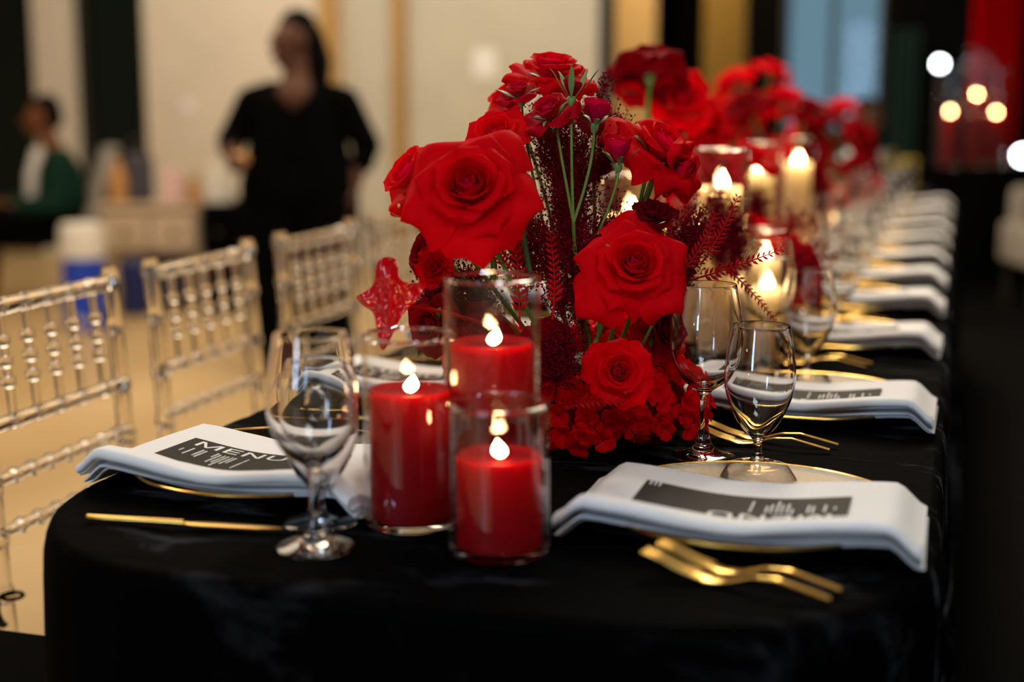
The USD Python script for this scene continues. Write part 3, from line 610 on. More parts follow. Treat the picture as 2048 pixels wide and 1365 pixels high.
# carnations
def carnation(pos, d, R, mt, label, seed):
    rg = random.Random(seed); Rm = axes(d); t = thing('carnation', label, 'carnation', frame(pos))
    for i in range(16):
        f = i / 15; P = petal(R * (.75 + .35 * f), R * (.30 + .22 * f), .1 + .75 * f, .1 + 1.3 * f, .5, 1.6, 0, 0, 0, i, .001, 0, 15, 10)
        u = np.linspace(-1, 1, 15)[None]; v = np.linspace(0, 1, 10)[:, None]
        P[..., 2] += R * .10 * np.sin(u * 13 + i) * v ** 2 + R * .06 * np.where(np.arange(15) % 2, 1, -1)[None] * sstep((v - .8) / .2); obj('petal', move(tri(spin(P, i * 2.4)), Rm), mt, t, True)
    obj('calyx', move(lathe([(0, -.02), (.003, -.02), (.005, -.005), (.004, .004), (0, .005)], 8), Rm), 'sepal_green', t)
carnation(pt(1305, 452, 1.76), vdir(.1, .9, .35), .034, 'carnation_dark', 'dark burgundy carnation peeping over the right open rose', 5)
carnation(pt(878, 540, 1.71), vdir(-.3, .4, .8), .030, 'rose_red', 'red ruffled carnation above the middle candle', 8)
# anthurium: one glossy folded heart shaped leaf with a spike
def anthurium(pos, label):
    t = thing('anthurium', label, 'anthurium', frame(pos)); Rm = np.stack([SIDE, np.array([0, 0, 1.0]), -AWAY], 1)
    from scipy.interpolate import CubicSpline
    K = np.array([(-16, 86), (12, 78), (24, 40), (68, 30), (38, -12), (8, -56), (-20, -104), (-30, -50), (-46, -18), (-72, 4), (-40, 26), (-30, 60), (-16, 86)], float) * 1.62 / FPX
    o = CubicSpline(np.arange(13), K, bc_type='periodic')(np.linspace(0, 12, 73)); rho = np.linspace(0, 1, 14)[:, None]
    X, Y = rho * o[:, 0], rho * o[:, 1]
    Z = .016 - .42 * np.abs(X + .1 * Y) - 2.2 * Y * Y + (meshkit.fbm(np.stack([X * 95, Y * 70, 0 * X], -1), 3, 4) - .5) * .024
    obj('spathe', move(tri(np.stack([X, Y, Z], -1), False), Rm), 'anthurium_red', t, True)
    obj('spadix', move(tube(bez((0, .018, .014), (0, .004, .026), (.002, -.016, .030), 8), np.linspace(.0032, .0022, 8), 8), Rm), 'anthurium_red', t)
    q = np.asarray(froot(-.03, -.03, .12)) - pos
    obj('stem', tube(bez((0, 0, -.004), q * .5 + [0, 0, .02], q, 10), .0022, 7), 'frond_red', t)
anthurium(pt(783, 600, 1.62), 'glossy red anthurium leaf with white glints at the left of the flowers')
# red fern fronds
def frond(p0, p1, p2, label, seed, n=18, ln=.019, mt='frond_red'):
    t = thing('fern_frond', label, 'fern frond', frame(p0)); C = bez(p0, p1, p2, n) - np.asarray(p0); rg = random.Random(seed)
    obj('rib', tube(C, np.linspace(.0015, .0005, n), 5), mt, t)
    T = np.gradient(C, axis=0); T /= np.linalg.norm(T, axis=1, keepdims=True); toC = -AWAY; ms = []
    for i in range(3, n):
        sd = np.cross(T[i], toC); sd /= np.linalg.norm(sd)
        for s in (-1, 1):
            l = ln * (1 - .55 * (i / n)) * rg.uniform(.8, 1.1); d = T[i] * .75 + sd * s * .8 + toC * rg.uniform(-.25, .25); d /= np.linalg.norm(d); nrm_ = np.cross(d, toC); nrm_ /= np.linalg.norm(nrm_) + 1e-9
            b = C[i]; w_ = l * .17
            V = np.array([b, b + d * l * .45 + nrm_ * w_, b + d * l, b + d * l * .45 - nrm_ * w_, b + d * l * .45 + toC * .0009])
            ms.append(trimesh.Trimesh(V, [[0, 1, 4], [1, 2, 4], [2, 3, 4], [3, 0, 4], [0, 2, 1], [0, 3, 2]], process=False))
    obj('leaflets', cat(ms), mt, t, False)
frond(pt(1040, 660, 1.70), pt(1038, 550, 1.69), pt(1026, 415, 1.69), 'upright red fern frond above the tall rear cylinder', 1)
frond(pt(1030, 545, 1.72), pt(990, 510, 1.71), pt(985, 455, 1.71), 'small dark red frond leaning left under the largest rose', 2, 13, .016)
frond(pt(1010, 545, 1.74), pt(1050, 470, 1.73), pt(1050, 400, 1.73), 'dark red frond right of the largest rose', 3, 14, .017)
frond(pt(1380, 560, 1.80), pt(1460, 540, 1.80), pt(1560, 500, 1.80), 'bright red frond reaching right over the wine glass', 4, 18, .016)
frond(pt(1400, 530, 1.84), pt(1445, 470, 1.84), pt(1475, 395, 1.86), 'red frond rising right of the wide open rose', 5, 16, .018)
frond(pt(1430, 520, 1.90), pt(1500, 570, 1.88), pt(1548, 640, 1.88), 'dark red frond drooping beside the water goblet', 6, 18, .012)
frond(pt(1085, 820, 1.70), pt(1150, 796, 1.63), pt(1240, 806, 1.63), 'red frond lying across the low round rose', 7, 15, .018)
frond(pt(1105, 640, 1.70), pt(1115, 560, 1.70), pt(1100, 470, 1.70), 'red frond among the burgundy filler in the middle', 8, 15, .018)
frond(pt(1350, 560, 1.76), pt(1410, 500, 1.76), pt(1430, 430, 1.78), 'red frond directly right of the wide open rose', 9, 15, .018)
# burgundy filler sprays
def filler(p0, p1, spread, label, seed, n=240, fine_=.0016):
    t = thing('filler_spray', label, 'filler spray', frame(p0)); rg = np.random.default_rng(seed); ax = np.asarray(p1) - p0; segs, tips = [], []
    main = bez((0, 0, 0), ax * .5 + rg.normal(0, .008, 3), ax, 9)
    for i in range(8): segs.append((main[i], main[i + 1], .0011, .0009))
    for i in range(n):
        f = rg.uniform(.25, 1) ; j = min(int(f * 8), 7); b = main[j] + (main[j + 1] - main[j]) * (f * 8 - j)
        d = rg.normal(0, 1, 3) * spread * (.4 + .6 * f) + ax * rg.uniform(.08, .28); e = b + d; m = b + d * .5 + rg.normal(0, .004, 3)
        segs += [(b, m, .0006, .0005), (m, e, .0005, .0003)]
        for _ in range(4):
            q = m + (e - m) * rg.uniform(0, 1); h = q + rg.normal(0, .006, 3) + ax / np.linalg.norm(ax) * .004; segs.append((q, h, .0003, .0002)); tips.append(h)
        tips.append(e)
    tips = np.array(tips)
    keys(obj('twigs', twigs(segs), 'filler_burgundy', t, False), kind='stuff'); keys(obj('tiny_flowers', specks(tips, rg.uniform(.6, 1.3, len(tips)) * fine_), 'filler_burgundy', t, False), kind='stuff')
for i, (a, b, sp, lab) in enumerate([((1150, 640, 1.78), (1105, 300, 1.82), .020, 'feathery burgundy filler left of the spray rose stems'), ((1150, 640, 1.80), (1165, 290, 1.86), .018, 'feathery burgundy filler behind the spray rose stems'),
        ((1180, 640, 1.80), (1215, 480, 1.84), .014, 'feathery burgundy filler over the candle glow'), ((1140, 700, 1.76), (1090, 480, 1.78), .020, 'feathery burgundy filler above the low dark rose'), ((1170, 720, 1.76), (1150, 500, 1.77), .020, 'feathery burgundy filler in the centre, under the stem fork'),
        ((1340, 640, 1.86), (1400, 470, 1.88), .016, 'feathery burgundy filler behind the wine glass rim'), ((1190, 300, 1.90), (1212, 165, 1.92), .007, 'wispy burgundy sprig beside the top rose'), ((1010, 640, 1.80), (930, 560, 1.80), .018, 'feathery burgundy filler behind the tall cylinder'),
        ((1050, 620, 1.78), (1040, 470, 1.82), .018, 'feathery burgundy filler right of the largest rose'), ((1110, 800, 1.74), (1120, 690, 1.74), .020, 'feathery burgundy filler between candle and low rose'), ((1200, 640, 1.82), (1210, 470, 1.84), .018, 'feathery burgundy filler left of the wide open rose'), ((960, 640, 1.76), (880, 590, 1.76), .018, 'feathery burgundy filler above the left dark rose'), ((1350, 610, 1.84), (1372, 480, 1.86), .014, 'feathery burgundy filler under the nodding rose'), ((1130, 560, 1.82), (1130, 330, 1.84), .022, 'dense burgundy filler in the middle of the near flowers'), ((1160, 480, 1.88), (1090, 270, 1.88), .020, 'burgundy filler under the magenta spray roses'), ((1180, 400, 1.90), (1225, 270, 1.90), .015, 'burgundy filler under the right magenta bud')]):
    filler(pt(*a), pt(*b), sp, lab, 30 + i, 230 if i not in (6,) else 40)
# green blades and stems
for i, (a, b, c, r, lab) in enumerate([((985, 560, 1.74), (1000, 510, 1.74), (940, 430, 1.70), .0042, 'thick dark green rose stem left of the tall cylinder rim'), ((1060, 545, 1.72), (1050, 490, 1.72), (1040, 440, 1.72), .0036, 'dark green blade behind the tall cylinder rim'),
        ((1280, 700, 1.76), (1300, 660, 1.76), (1320, 620, 1.80), .0020, 'short green stem between the open rose and the low rose'), ((1190, 690, 1.74), (1205, 650, 1.74), (1215, 615, 1.74), .0034, 'thick green stem under the wide open rose'), ((1240, 600, 1.84), (1262, 480, 1.86), (1305, 360, 1.87), .0042, 'thick green stem under the right rose, in front of the candle')]):
    p = pt(*a); obj('cut_stem', move(tube(bez(a := pt(*a), pt(*b), pt(*c), 12), r, 8)), 'leaf_dark' if i < 2 else 'stem_green', None, 40, lab, 'stem')
# low black bowl that carries the near flowers
def bowl(c, label, group=None):
    t = thing('flower_bowl', label, 'bowl', frame(c), group)
    obj('bowl', lathe([(0, 0), (.035, 0), (.04, .004), (.05, .05), (.055, .085), (.052, .085), (.047, .05), (.03, .012), (0, .01)], 32), 'black_fabric', t)
    obj('foam', lathe([(0, .03), (.04, .03), (.05, .085), (.045, .115), (0, .125)], 24), 'leaf_dark', t)
bowl(FC + [0, 0, .001], 'low black bowl under the near flowers')

# farther arrangements: copies of a few roses
PR = {}
def rproto(key, kind, mt, seed):
    t = thing('rose', None, 'rose'); heart, ps = rose_meshes(.06, kind, seed)
    obj('heart', heart, mt, t, True)
    for m in ps: obj('petal', m, mt, t, True)
    cup, sep = calyx_mesh(.06, seed); obj('calyx', cup, 'sepal_green', t); obj('sepals', sep, 'sepal_green', t, True)
    obj('stem', tube(bez((0, 0, -.01), (.004, 0, -.06), (0, .006, -.13), 8), .003, 7), 'stem_green', t)
    PR[key] = [t, False]
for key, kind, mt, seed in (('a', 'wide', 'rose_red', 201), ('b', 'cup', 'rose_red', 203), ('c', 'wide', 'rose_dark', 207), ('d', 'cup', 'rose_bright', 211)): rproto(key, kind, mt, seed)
def far_rose(key, pos, d, R, label, group, roll=0.0):
    t, flag = PR[key]; d = np.asarray(d) / np.linalg.norm(d); M = frame(np.asarray(pos) - d * R * .45, R=axes(d, roll), s=R / .06)
    if not flag: setm(UsdGeom.Xform(t), M); keys(t, label, 'rose', group); PR[key][1] = True
    else: dup(t, M, label, group)
far_rose('c', pt(1300, 118, 2.62), vdir(.05, .85, -.55), .092, 'big dark red rose of the second flowers seen from behind, green calyx showing', None)
far_rose('d', pt(1368, 190, 2.66), vdir(.15, .45, .9), .085, 'bright red rose of the second flowers, facing the camera', None, 1.0)
far_rose('a', pt(1425, 240, 2.75), vdir(.5, .4, .7), .078, 'red rose of the second flowers right of the bright one', None, 2.0)
far_rose('b', pt(1262, 200, 2.62), vdir(-.2, -.5, .4), .042, 'small red rose hanging left under the dark rose of the second flowers', None)
hyp = hydrangea(at(1425, 668) + [0, -.06, .07], .07, 'red hydrangea head at the base of the second flowers', 21, 46)
NTH = 'top second third fourth fifth sixth seventh eighth ninth tenth eleventh twelfth thirteenth fourteenth fifteenth sixteenth seventeenth eighteenth nineteenth twentieth'.split()
HUE = dict(a='red', b='red', c='dark red', d='bright red')
def mound(c, seed, n, which, hr=.20, hz=.30):
    rg = random.Random(seed); todo = []
    for i in range(n):
        z = 1 - 1.05 * (i + .5) / n; a = i * 2.4 + rg.uniform(-.3, .3); s = math.sqrt(max(0, 1 - z * z)); q = np.array([s * math.cos(a), s * math.sin(a), z])
        p = c + [0, 0, .13] + q * [hr, hr, hz] * rg.uniform(.85, 1.05)
        if which == 'second' and p[0] - c[0] > .05 and p[2] > TZ + .16: continue
        todo.append((-p[2] + .12 * (p[1] - c[1]), ('cbccab' if which != 'second' else 'cabcab')[rg.randrange(6)], p, q + np.array([rg.uniform(-.3, .3) for _ in range(3)]) + [0, 0, .15], rg.uniform(.066, .086) * (1.15 if which == 'third' else 1), rg.uniform(0, 6)))
    for i, (_, k, p, d, R_, ro) in enumerate(sorted(todo, key=lambda e: e[0])):
        far_rose(k, p, d, R_, '%s rose of the %s flowers, %s%s' % (HUE[k], which, NTH[i] if i else 'the topmost', ' from the top' if i else ''), 'roses of the %s flowers' % which, ro)
C2, C3, C4, C5 = np.array([-.44, 2.74, TZ]), np.array([-.55, 4.05, TZ]), np.array([-.44, 5.2, TZ]), np.array([-.44, 6.3, TZ])
mound(C2 + [.02, .04, -.04], 3, 18, 'second', .19, .28)
mound(C3, 5, 20, 'third', .23, .42)
mound(C4, 7, 14, 'fourth', .20, .36)
for c, lab in ((C2, 'second'), (C3, 'third'), (C4, 'fourth')):
    bowl(c + [0, 0, .001], 'low black bowl under the %s flowers' % lab)
    for k in range(5):
        a = k * 2 * PI / 5 + .4; dup(hyp, frame(c + [.105 * math.cos(a), .105 * math.sin(a), .072], a), 'red hydrangea head on the %s of the base of the %s flowers' % (['right', 'far side', 'left', 'near left', 'near right'][k], lab), 'hydrangeas of the %s flowers' % lab)
for k_, (a_, b_, lab_) in enumerate([((-.12, -.08, .1), (-.2, -.14, .32), 'left side'), ((.02, -.14, .1), (.03, -.2, .32), 'front'), ((.10, -.05, .06), (.18, -.1, .16), 'right side')]):
    for c_, w_ in ((C2, 'second'), (C3, 'third')): filler(c_ + np.array(a_), c_ + np.array(b_), .03, 'burgundy filler on the %s of the %s flowers' % (lab_, w_), 80 + k_, 220, .0022)
for k_, (a_, b_, lab_) in enumerate([((1425, 600, 2.22), (1432, 420, 2.22), 'in front of the candle right of the nodding rose'), ((1462, 590, 2.25), (1470, 440, 2.25), 'behind the tall wine glass rim'), ((1530, 470, 3.0), (1520, 400, 3.0), 'in front of the third flowers')]): filler(pt(*a_), pt(*b_), .020, 'burgundy filler ' + lab_, 90 + k_, 220, .002)
filler(C2 + [-.05, 0, .12], C2 + [-.10, 0, .40], .02, 'burgundy filler in the second flowers', 71, 200); filler(C2 + [.06, -.1, .08], C2 + [.16, -.16, .22], .02, 'burgundy filler low on the right of the second flowers', 72, 200)

# ------------------------------------------------------------------ clear chairs
def chair(M, label, group=None):
    t = thing('clear_chair', label, 'chair', M, group)         # origin under the middle of the back, facing +x
    H, Wc, rake = .922, .372, .085
    def bx(z): return rake * (1 - z / H) ** 1.0
    def ringed(P0, P1, r, rings, rr, n=10, hw=.009):
        P0, P1 = np.asarray(P0, float), np.asarray(P1, float); k = hw / np.linalg.norm(P1 - P0); f = [0, 1]
        for q in rings: f += [q + k * e for e in (-1.3, -1, -.5, .5, 1, 1.3)]
        f = np.clip(np.array(sorted(f)), 0, 1); rad = np.full(len(f), r)
        for q in rings: rad = np.where(np.abs(f - q) < k * .6, rr, np.where(np.abs(f - q) < k * 1.1, rr * .9, rad))
        return tube(P0 + (P1 - P0) * f[:, None], rad, n)
    for s in (-1, 1):
        y = s * Wc / 2
        obj('back_post', ringed((bx(0) - .03, y, 0), (bx(H), y, H), .0145, [.30, .49, .585, .67, .77, .885, .978], .0180, 12, .011), 'acrylic', t)
        obj('front_leg', ringed((.375, y * 1.02, 0), (.36, y * .98, .415), .0145, [.25, .5, .8], .018, 12, .011), 'acrylic', t)
    def rail(name, z, r, rings, rr): obj(name, ringed((bx(z), -Wc / 2, z), (bx(z), Wc / 2, z), r, rings, rr, 10, .006), 'acrylic', t)
    rail('top_rail', .893, .0140, [.17, .335, .5, .665, .83], .0155)
    rail('middle_rail', .715, .0115, [.17, .335, .5, .665, .83], .0135); rail('lower_rail', .632, .0090, [.12, .24, .37, .5, .63, .76, .88], .0130); rail('lower_rail', .552, .0090, [.12, .24, .37, .5, .63, .76, .88], .0130)
    for k in range(5):
        y = (k - 2) * Wc / 6; obj('spindle', ringed((bx(.715), y, .715), (bx(.893), y, .893), .0068, [.34, .52, .70], .0120, 9, .007), 'acrylic', t)
    obj('seat_frame', rbox((.245, 0, .425), (.28, .36, .024), .011), 'acrylic', t)
    for s in (-1, 1): obj('side_stretcher', ringed((.06, s * Wc / 2, .2), (.37, s * Wc / 2 * 1.05, .2), .009, [.3, .5, .7], .013), 'acrylic', t)
    obj('cushion', rbox((.250, 0, .451), (.27, .35, .030), .014), 'black_fabric', t, label='black seat cushion')
    for s in (-1, 1):
        y = s * Wc / 2; x = bx(.452); o = np.array([x - .018, y - .008, .452])
        tails = [tube(o + np.array(bez((0, 0, 0), e1, e2, 8)), [.002, .0045, .006, .006, .0065, .0065, .006, .005], 6) for e1, e2 in (((-.012, -.012, .035), (-.020, -.030, .062)), ((-.010, -.004, -.03), (-.006, -.016, -.05)), ((-.004, -.012, -.03), (.004, .006, -.048)))]
        obj('ribbon_tie', cat([torus(.0165, .003, 0, 16, 6).apply_transform(frame((x, y, .452)))] + tails), 'black_fabric', t)
    return t
CX = -1.405
cys = [1.455, 1.961, 2.465, 2.992, 3.50, 4.01]
labs = ['clear chair at the very left edge, only its black seat showing', 'clear acrylic chair nearest the camera with a black ribbon bow', 'clear acrylic chair second in the row along the left side', 'clear acrylic chair third in the row, before the standing person', 'clear acrylic chair fourth in the row, beside the red flowers', 'clear acrylic chair fifth in the row, hidden by the flowers']
c0 = None
for k, y in enumerate(cys):
    M = frame((CX + [0, 0, 0, -.0, .0, 0][k], y, 0), [0, .0, .0, .0, 0, 0][k])
    if k == 0: c0 = chair(M, labs[0])
    else: dup(c0, M, labs[k])

# ------------------------------------------------------------------ people
def body(chains, res=.016, smooth_n=14):
    """One continuous surface from chains of (x, y, z, r) joints."""
    parts = []
    def sph(j): return m3.Manifold.sphere(j[3], 20).translate(list(j[:3]))
    for ch in chains:
        if len(ch) == 1: parts.append(sph(ch[0]))
        for a, b in zip(ch, ch[1:]): parts.append(m3.Manifold.batch_hull([sph(a), sph(b)]))
    m = m3.Manifold.batch_boolean(parts, m3.OpType.Add).refine_to_length(res).to_mesh()
    t = trimesh.Trimesh(m.vert_properties[:, :3], m.tri_verts, process=True)
    trimesh.smoothing.filter_taubin(t, iterations=smooth_n); return t
def hand(wrist, d, palm_n, s=1.0, curl=.5, holds=None):
    d = np.asarray(d, float); d /= np.linalg.norm(d); n = np.asarray(palm_n, float); n -= d * (n @ d); n /= np.linalg.norm(n); sd = np.cross(d, n); w = np.asarray(wrist, float); out = []
    pal = [w + d * .02 * s, w + d * .09 * s]
    for k in range(4):
        o = sd * (k - 1.5) * .019 * s; out.append([(*(w + d * .015 * s + o * .6), .013 * s), (*(w + d * .085 * s + o), .0105 * s)])
        L = [.066, .076, .070, .056][k] * s; p = w + d * .085 * s + o; seg = [(*p, .0100 * s)]; dd = d.copy()
        for q in range(3):
            ang = curl * .8; dd = dd * math.cos(ang) + n * math.sin(ang); p = p + dd * L / 3; seg.append((*p, (.0092 - .001 * q) * s))
        out.append(seg)
    th = w + d * .03 * s + sd * -.022 * s; dd = d * .6 - sd * .7 + n * .3; dd /= np.linalg.norm(dd)
    out.append([(*th, .0125 * s), (*(th + dd * .034 * s), .0105 * s), (*(th + (dd * .034 + (d * .8 + n * .5) * .028) * s), .009 * s)])
    return out
def head_chains(c, f, s=1.0):
    """head centre c, facing direction f (horizontal)."""
    f = np.asarray(f, float); f /= np.linalg.norm(f); sd = np.array([-f[1], f[0], 0]); z = np.array([0, 0, 1.0]); c = np.asarray(c, float)
    J = lambda a, b, h, r: (*(c + f * a * s + sd * b * s + z * h * s), r * s)
    ch = [[J(-.012, 0, .035, .082), J(.022, 0, .005, .068)], [J(.022, 0, .005, .066), J(.044, 0, -.072, .038)], [J(-.012, 0, .035, .078), J(-.03, 0, -.03, .06)]]
    ch += [[J(.088, 0, .010, .008), J(.104, 0, -.020, .013)], [J(.090, -.012, -.052, .009), J(.090, .012, -.052, .009)], [J(.086, -.01, -.066, .009), J(.086, .01, -.066, .009)]]
    for k in (-1, 1): ch += [[J(.070, k * .030, .022, .016), J(.072, k * .040, .020, .012)], [J(.0, k * .076, .012, .013), J(-.006, k * .078, -.018, .010)], [J(.074, k * .024, .014, .010)]]
    return ch
def eyes_mesh(c, f, s=1.0):
    f = np.asarray(f, float); f /= np.linalg.norm(f); sd = np.array([-f[1], f[0], 0]); return cat([move(trimesh.creation.icosphere(1, .009 * s), t=np.asarray(c) + (f * .083 + sd * k * .030 + np.array([0, 0, .012])) * s) for k in (-1, 1)])

def standing_person():
    p = pt(592, 195, 6.2); t = thing('person', 'standing person in a black dress holding a small pale purse', 'person', frame((p[0], p[1], 0), YAW))   # x right, y away, z up
    f = np.array([-.75, -.66, 0])                 # looks to the left
    hc = np.array([-.01, 0, 1.445])
    Lh, Rh = np.array([-.255, -.20, .955]), np.array([.245, -.02, .79])
    sk = head_chains(hc, f, 1.02) + [[(0, .01, 1.37, .055), (.0, .01, 1.28, .062), (0, -.02, 1.22, .085)]]
    sk += [[(-.195, .02, 1.20, .050), (-.275, .02, 1.03, .046)], [(-.275, .02, 1.03, .044), (-.262, -.17, .965, .030)], [(.205, .02, 1.20, .050), (.285, .03, 1.00, .046)], [(.285, .03, 1.0, .044), (.250, -.015, .83, .030)]]
    sk += [[(-.19, .03, 1.20, .045), (.20, .03, 1.20, .045)], [(0, .03, 1.18, .08), (0, .03, .95, .10)]]
    for s in (-1, 1): sk += [[(s * .09, .02, .85, .10), (s * .10, .02, .46, .062), (s * .10, .03, .10, .042)], [(s * .10, .04, .05, .042), (s * .11, -.13, .03, .030)]]
    sk += hand((-.262, -.17, .965), (.15, -.9, -.25), (.9, .1, -.1), .95, .55) + hand((.250, -.015, .83), (-.10, -.12, -1), (-.9, -.2, 0), .95, .35)
    obj('body', body(sk), 'skin_dark', t, True)
    dr = [[(-.10, .02, 1.225, .062), (-.20, .02, 1.195, .064)], [(.10, .02, 1.225, .062), (.21, .02, 1.195, .064)], [(-.20, .02, 1.19, .068), (-.290, .02, 1.02, .064)], [(-.288, .02, 1.03, .064), (-.275, -.09, .99, .050)], [(.21, .02, 1.19, .068), (.300, .03, 1.0, .064)], [(.300, .03, 1.01, .062), (.285, .01, .93, .052)],
          [(-.07, .02, 1.15, .120), (-.07, .03, 1.0, .150), (-.10, .03, .82, .16)], [(.07, .02, 1.15, .120), (.07, .03, 1.0, .150), (.10, .03, .82, .16)], [(-.10, .03, .82, .16), (.10, .03, .82, .16)], [(-.11, .03, .82, .155), (-.13, .03, .35, .14), (-.14, .03, .12, .13)], [(.11, .03, .82, .155), (.13, .03, .35, .14), (.14, .03, .12, .13)], [(-.13, .03, .3, .14), (.13, .03, .3, .14)]]
    obj('dress', body(dr, .02), 'black_fabric', t, True)
    b = -f / np.linalg.norm(f)
    hr = [[(*(hc + b * .030 + [0, 0, .062]), .086), (*(hc + b * .062 + [0, 0, .0]), .078)], [(*(hc + b * .075 + [0, 0, .02]), .075), (*(hc + b * .105 + [.02, 0, -.08]), .062), (*(hc + b * .10 + [.03, 0, -.16]), .045)]]
    obj('hair', body(hr, .02), 'hair_black', t, True); obj('eyes', eyes_mesh(hc, f, .98), 'hair_black', t, True)
    o = pt(478, 318, 6.05)
    obj('purse', rbox(o, (.085, .05, .055), .02, YAW), 'amber', None, 30, 'small tan purse in the hand of the standing person', 'purse')
standing_person()
def seated_person(px_, py_, Z_, rz, skin, coat, shirt, label, faced, open_coat=True):
    p = pt(px_, py_, Z_); zh = p[2]; t = thing('person', label, 'person', frame((p[0], p[1], 0), YAW + rz)); hc = np.array([0, 0, zh]); f = np.array([faced, -1, 0]); dz = zh - 1.17
    sk = head_chains(hc, f) + [[(0, .02, zh - .09, .052), (0, .05, zh - .17, .058), (0, .06, zh - .30, .11), (0, .07, .62, .13)]]
    for s in (-1, 1):
        sk += [[(0, .05, zh - .22, .06), (s * .19, .05, zh - .25, .060), (s * .24, .0, zh - .50, .046)], [(s * .24, 0, zh - .50, .044), (s * .14, -.24, zh - .50, .030)], [(s * .09, .06, .53, .095), (s * .12, -.36, .52, .070), (s * .12, -.38, .08, .045)], [(s * .12, -.38, .05, .042), (s * .13, -.54, .03, .030)]]
        sk += hand((s * .14, -.24, zh - .50), (-s * .35, -.9, .1), (-s * .5, 0, -.9), 1.0, .5)
    obj('body', body(sk), skin, t, True)
    ct = [[(-.17, .06, zh - .25, .082), (.17, .06, zh - .25, .082)], [(-.08, .07, zh - .32, .125), (-.09, .08, .64, .145)], [(.08, .07, zh - .32, .125), (.09, .08, .64, .145)], [(-.09, .08, .64, .145), (.09, .08, .64, .145)]]
    for s in (-1, 1): ct += [[(s * .19, .05, zh - .25, .080), (s * .245, .0, zh - .49, .066), (s * .16, -.19, zh - .50, .048)]]
    obj('jacket' if open_coat else 'shirt', body(ct, .02), coat, t, True)
    tr = []
    for s in (-1, 1): tr += [[(s * .09, .07, .53, .115), (s * .12, -.36, .52, .088), (s * .12, -.38, .12, .065)]]
    tr += [[(-.09, .07, .53, .115), (.09, .07, .53, .115)]]
    obj('trousers', body(tr, .02), 'black_fabric', t, True)
    if open_coat: obj('shirt', body([[(-.025, -.035, zh - .20, .03), (-.02, -.075, zh - .34, .035), (-.01, -.085, zh - .50, .035)], [(.025, -.035, zh - .20, .03), (.02, -.075, zh - .34, .035), (.01, -.085, zh - .50, .035)]], .015), shirt, t, True)
    b = -f / np.linalg.norm(f)
    obj('hair', body([[(*(hc + b * .028 + [0, 0, .058]), .084), (*(hc + b * .05 + [0, 0, .0]), .072)]], .02), 'hair_black', t, True); obj('eyes', eyes_mesh(hc, f), 'hair_black', t, True)
def lounge_chair(px_, Z_, rz, mt, label):
    p = pt(px_, 195, Z_); t = thing('lounge_chair', label, 'chair', frame((p[0], p[1], 0), YAW + rz))
    obj('seat', rbox((0, 0, .39), (.50, .54, .08), .035), 'black_fabric', t)
    P = []
    for z in np.linspace(.40, .92, 8):
        y = .27 + (z - .4) * .34; P.append([(x, y - .10 * (abs(x) / .3) ** 2.0, z) for x in np.linspace(-.19, .19, 11)])
    P = np.array(P); front, back = P.copy(), P.copy(); back[..., 1] += .05
    loop = np.concatenate([front, back[:, ::-1], front[:, :1]], 1); m = grid_mesh(loop)
    capt = grid_mesh(np.stack([front[-1], back[-1]])); capb = grid_mesh(np.stack([front[0], back[0]])); obj('backrest', cat([m, capt, capb]), mt, t, 50)
    for x in (-.22, .22):
        for y in (-.22, .22): obj('leg', tube([(x, y, .36), (x * 1.15, y * 1.15, 0)], [.018, .012], 8), 'trim_wood', t)
lounge_chair(60, 8.3, -1.2, 'chair_white', 'pale curved chair under the seated person in green')
seated_person(84, 236, 8.3, -1.05, 'skin_brown', 'jacket_green', 'shirt_white', 'seated person in a dark green jacket and white shirt at far left', -.35)
seated_person(1738, 236, 9.2, 1.2, 'skin_dark', 'shirt_blue', 'shirt_blue', 'seated person in a pale blue shirt beyond the far end of the table', -.8, False)
lounge_chair(1738, 9.3, 1.2, 'black_fabric', 'black chair under the person in pale blue')

# ------------------------------------------------------------------ furniture along the back wall
def desk(p0, p1, Z, label, mt, name='side_table', skirt=False):
    a, b = pt(p0, 408, Z), pt(p1, 408, Z); L = np.linalg.norm((b - a)[:2]); h = a[2]
    t = thing(name, label, 'table', frame(((a[0] + b[0]) / 2, (a[1] + b[1]) / 2, 0), YAW))
    obj('tabletop', rbox((0, .22, h - .015), (L, .50, .03), .006), mt, t); obj('body', rbox((0, .22, h - .16), (L * .96, .46, .24), .006), mt, t)
    for k in (-1, 1):
        d = obj('drawer', rbox((k * L * .235, -.02, h - .16), (L * .44, .03, .20), .006), mt, t); obj('knob', move(trimesh.creation.icosphere(2, .016), t=(k * L * .235, -.048, h - .16)), 'frame_dark', d, True)
    for x in (-1, 1):
        for y in (.02, .42): obj('leg', tube([(x * L * .45, y, h - .27), (x * L * .45, y, 0)], [.025, .018], 8), mt, t)
    if skirt: obj('cloth_skirt', rbox((0, .22, (h - .02) / 2), (L * 1.01, .51, h - .03), .01), mt, t)
    return h
hd = desk(196, 402, 8.1, 'beige wooden side table with two drawers by the back wall', 'desk_wood')
def stand(px_, py_, Z_, name, parts_, label, cat_):
    p = pt(px_, py_, Z_); t = thing(name, label, cat_, frame((p[0], p[1], 0), YAW)); return p, t
hb = desk(406, 520, 8.0, 'black side table behind the standing person', 'black_fabric', skirt=True)
p, t = stand(436, 408, 8.15, 'bucket', 0, 'white bucket on the black side table beside the standing person', 'bucket'); obj('bucket', move(lathe([(0, 0), (.085, 0), (.105, .19), (.112, .195), (.104, .198), (.098, .19), (.08, .01), (0, .01)], 28), t=(0, 0, hb + .001)), 'cooler_white', t); obj('handle', move(tube([(.108 * math.cos(a), 0, .19 - .09 * math.sin(a)) for a in np.linspace(0, PI, 12)], .003, 6), t=(0, -.02, hb)), 'frame_dark', t)
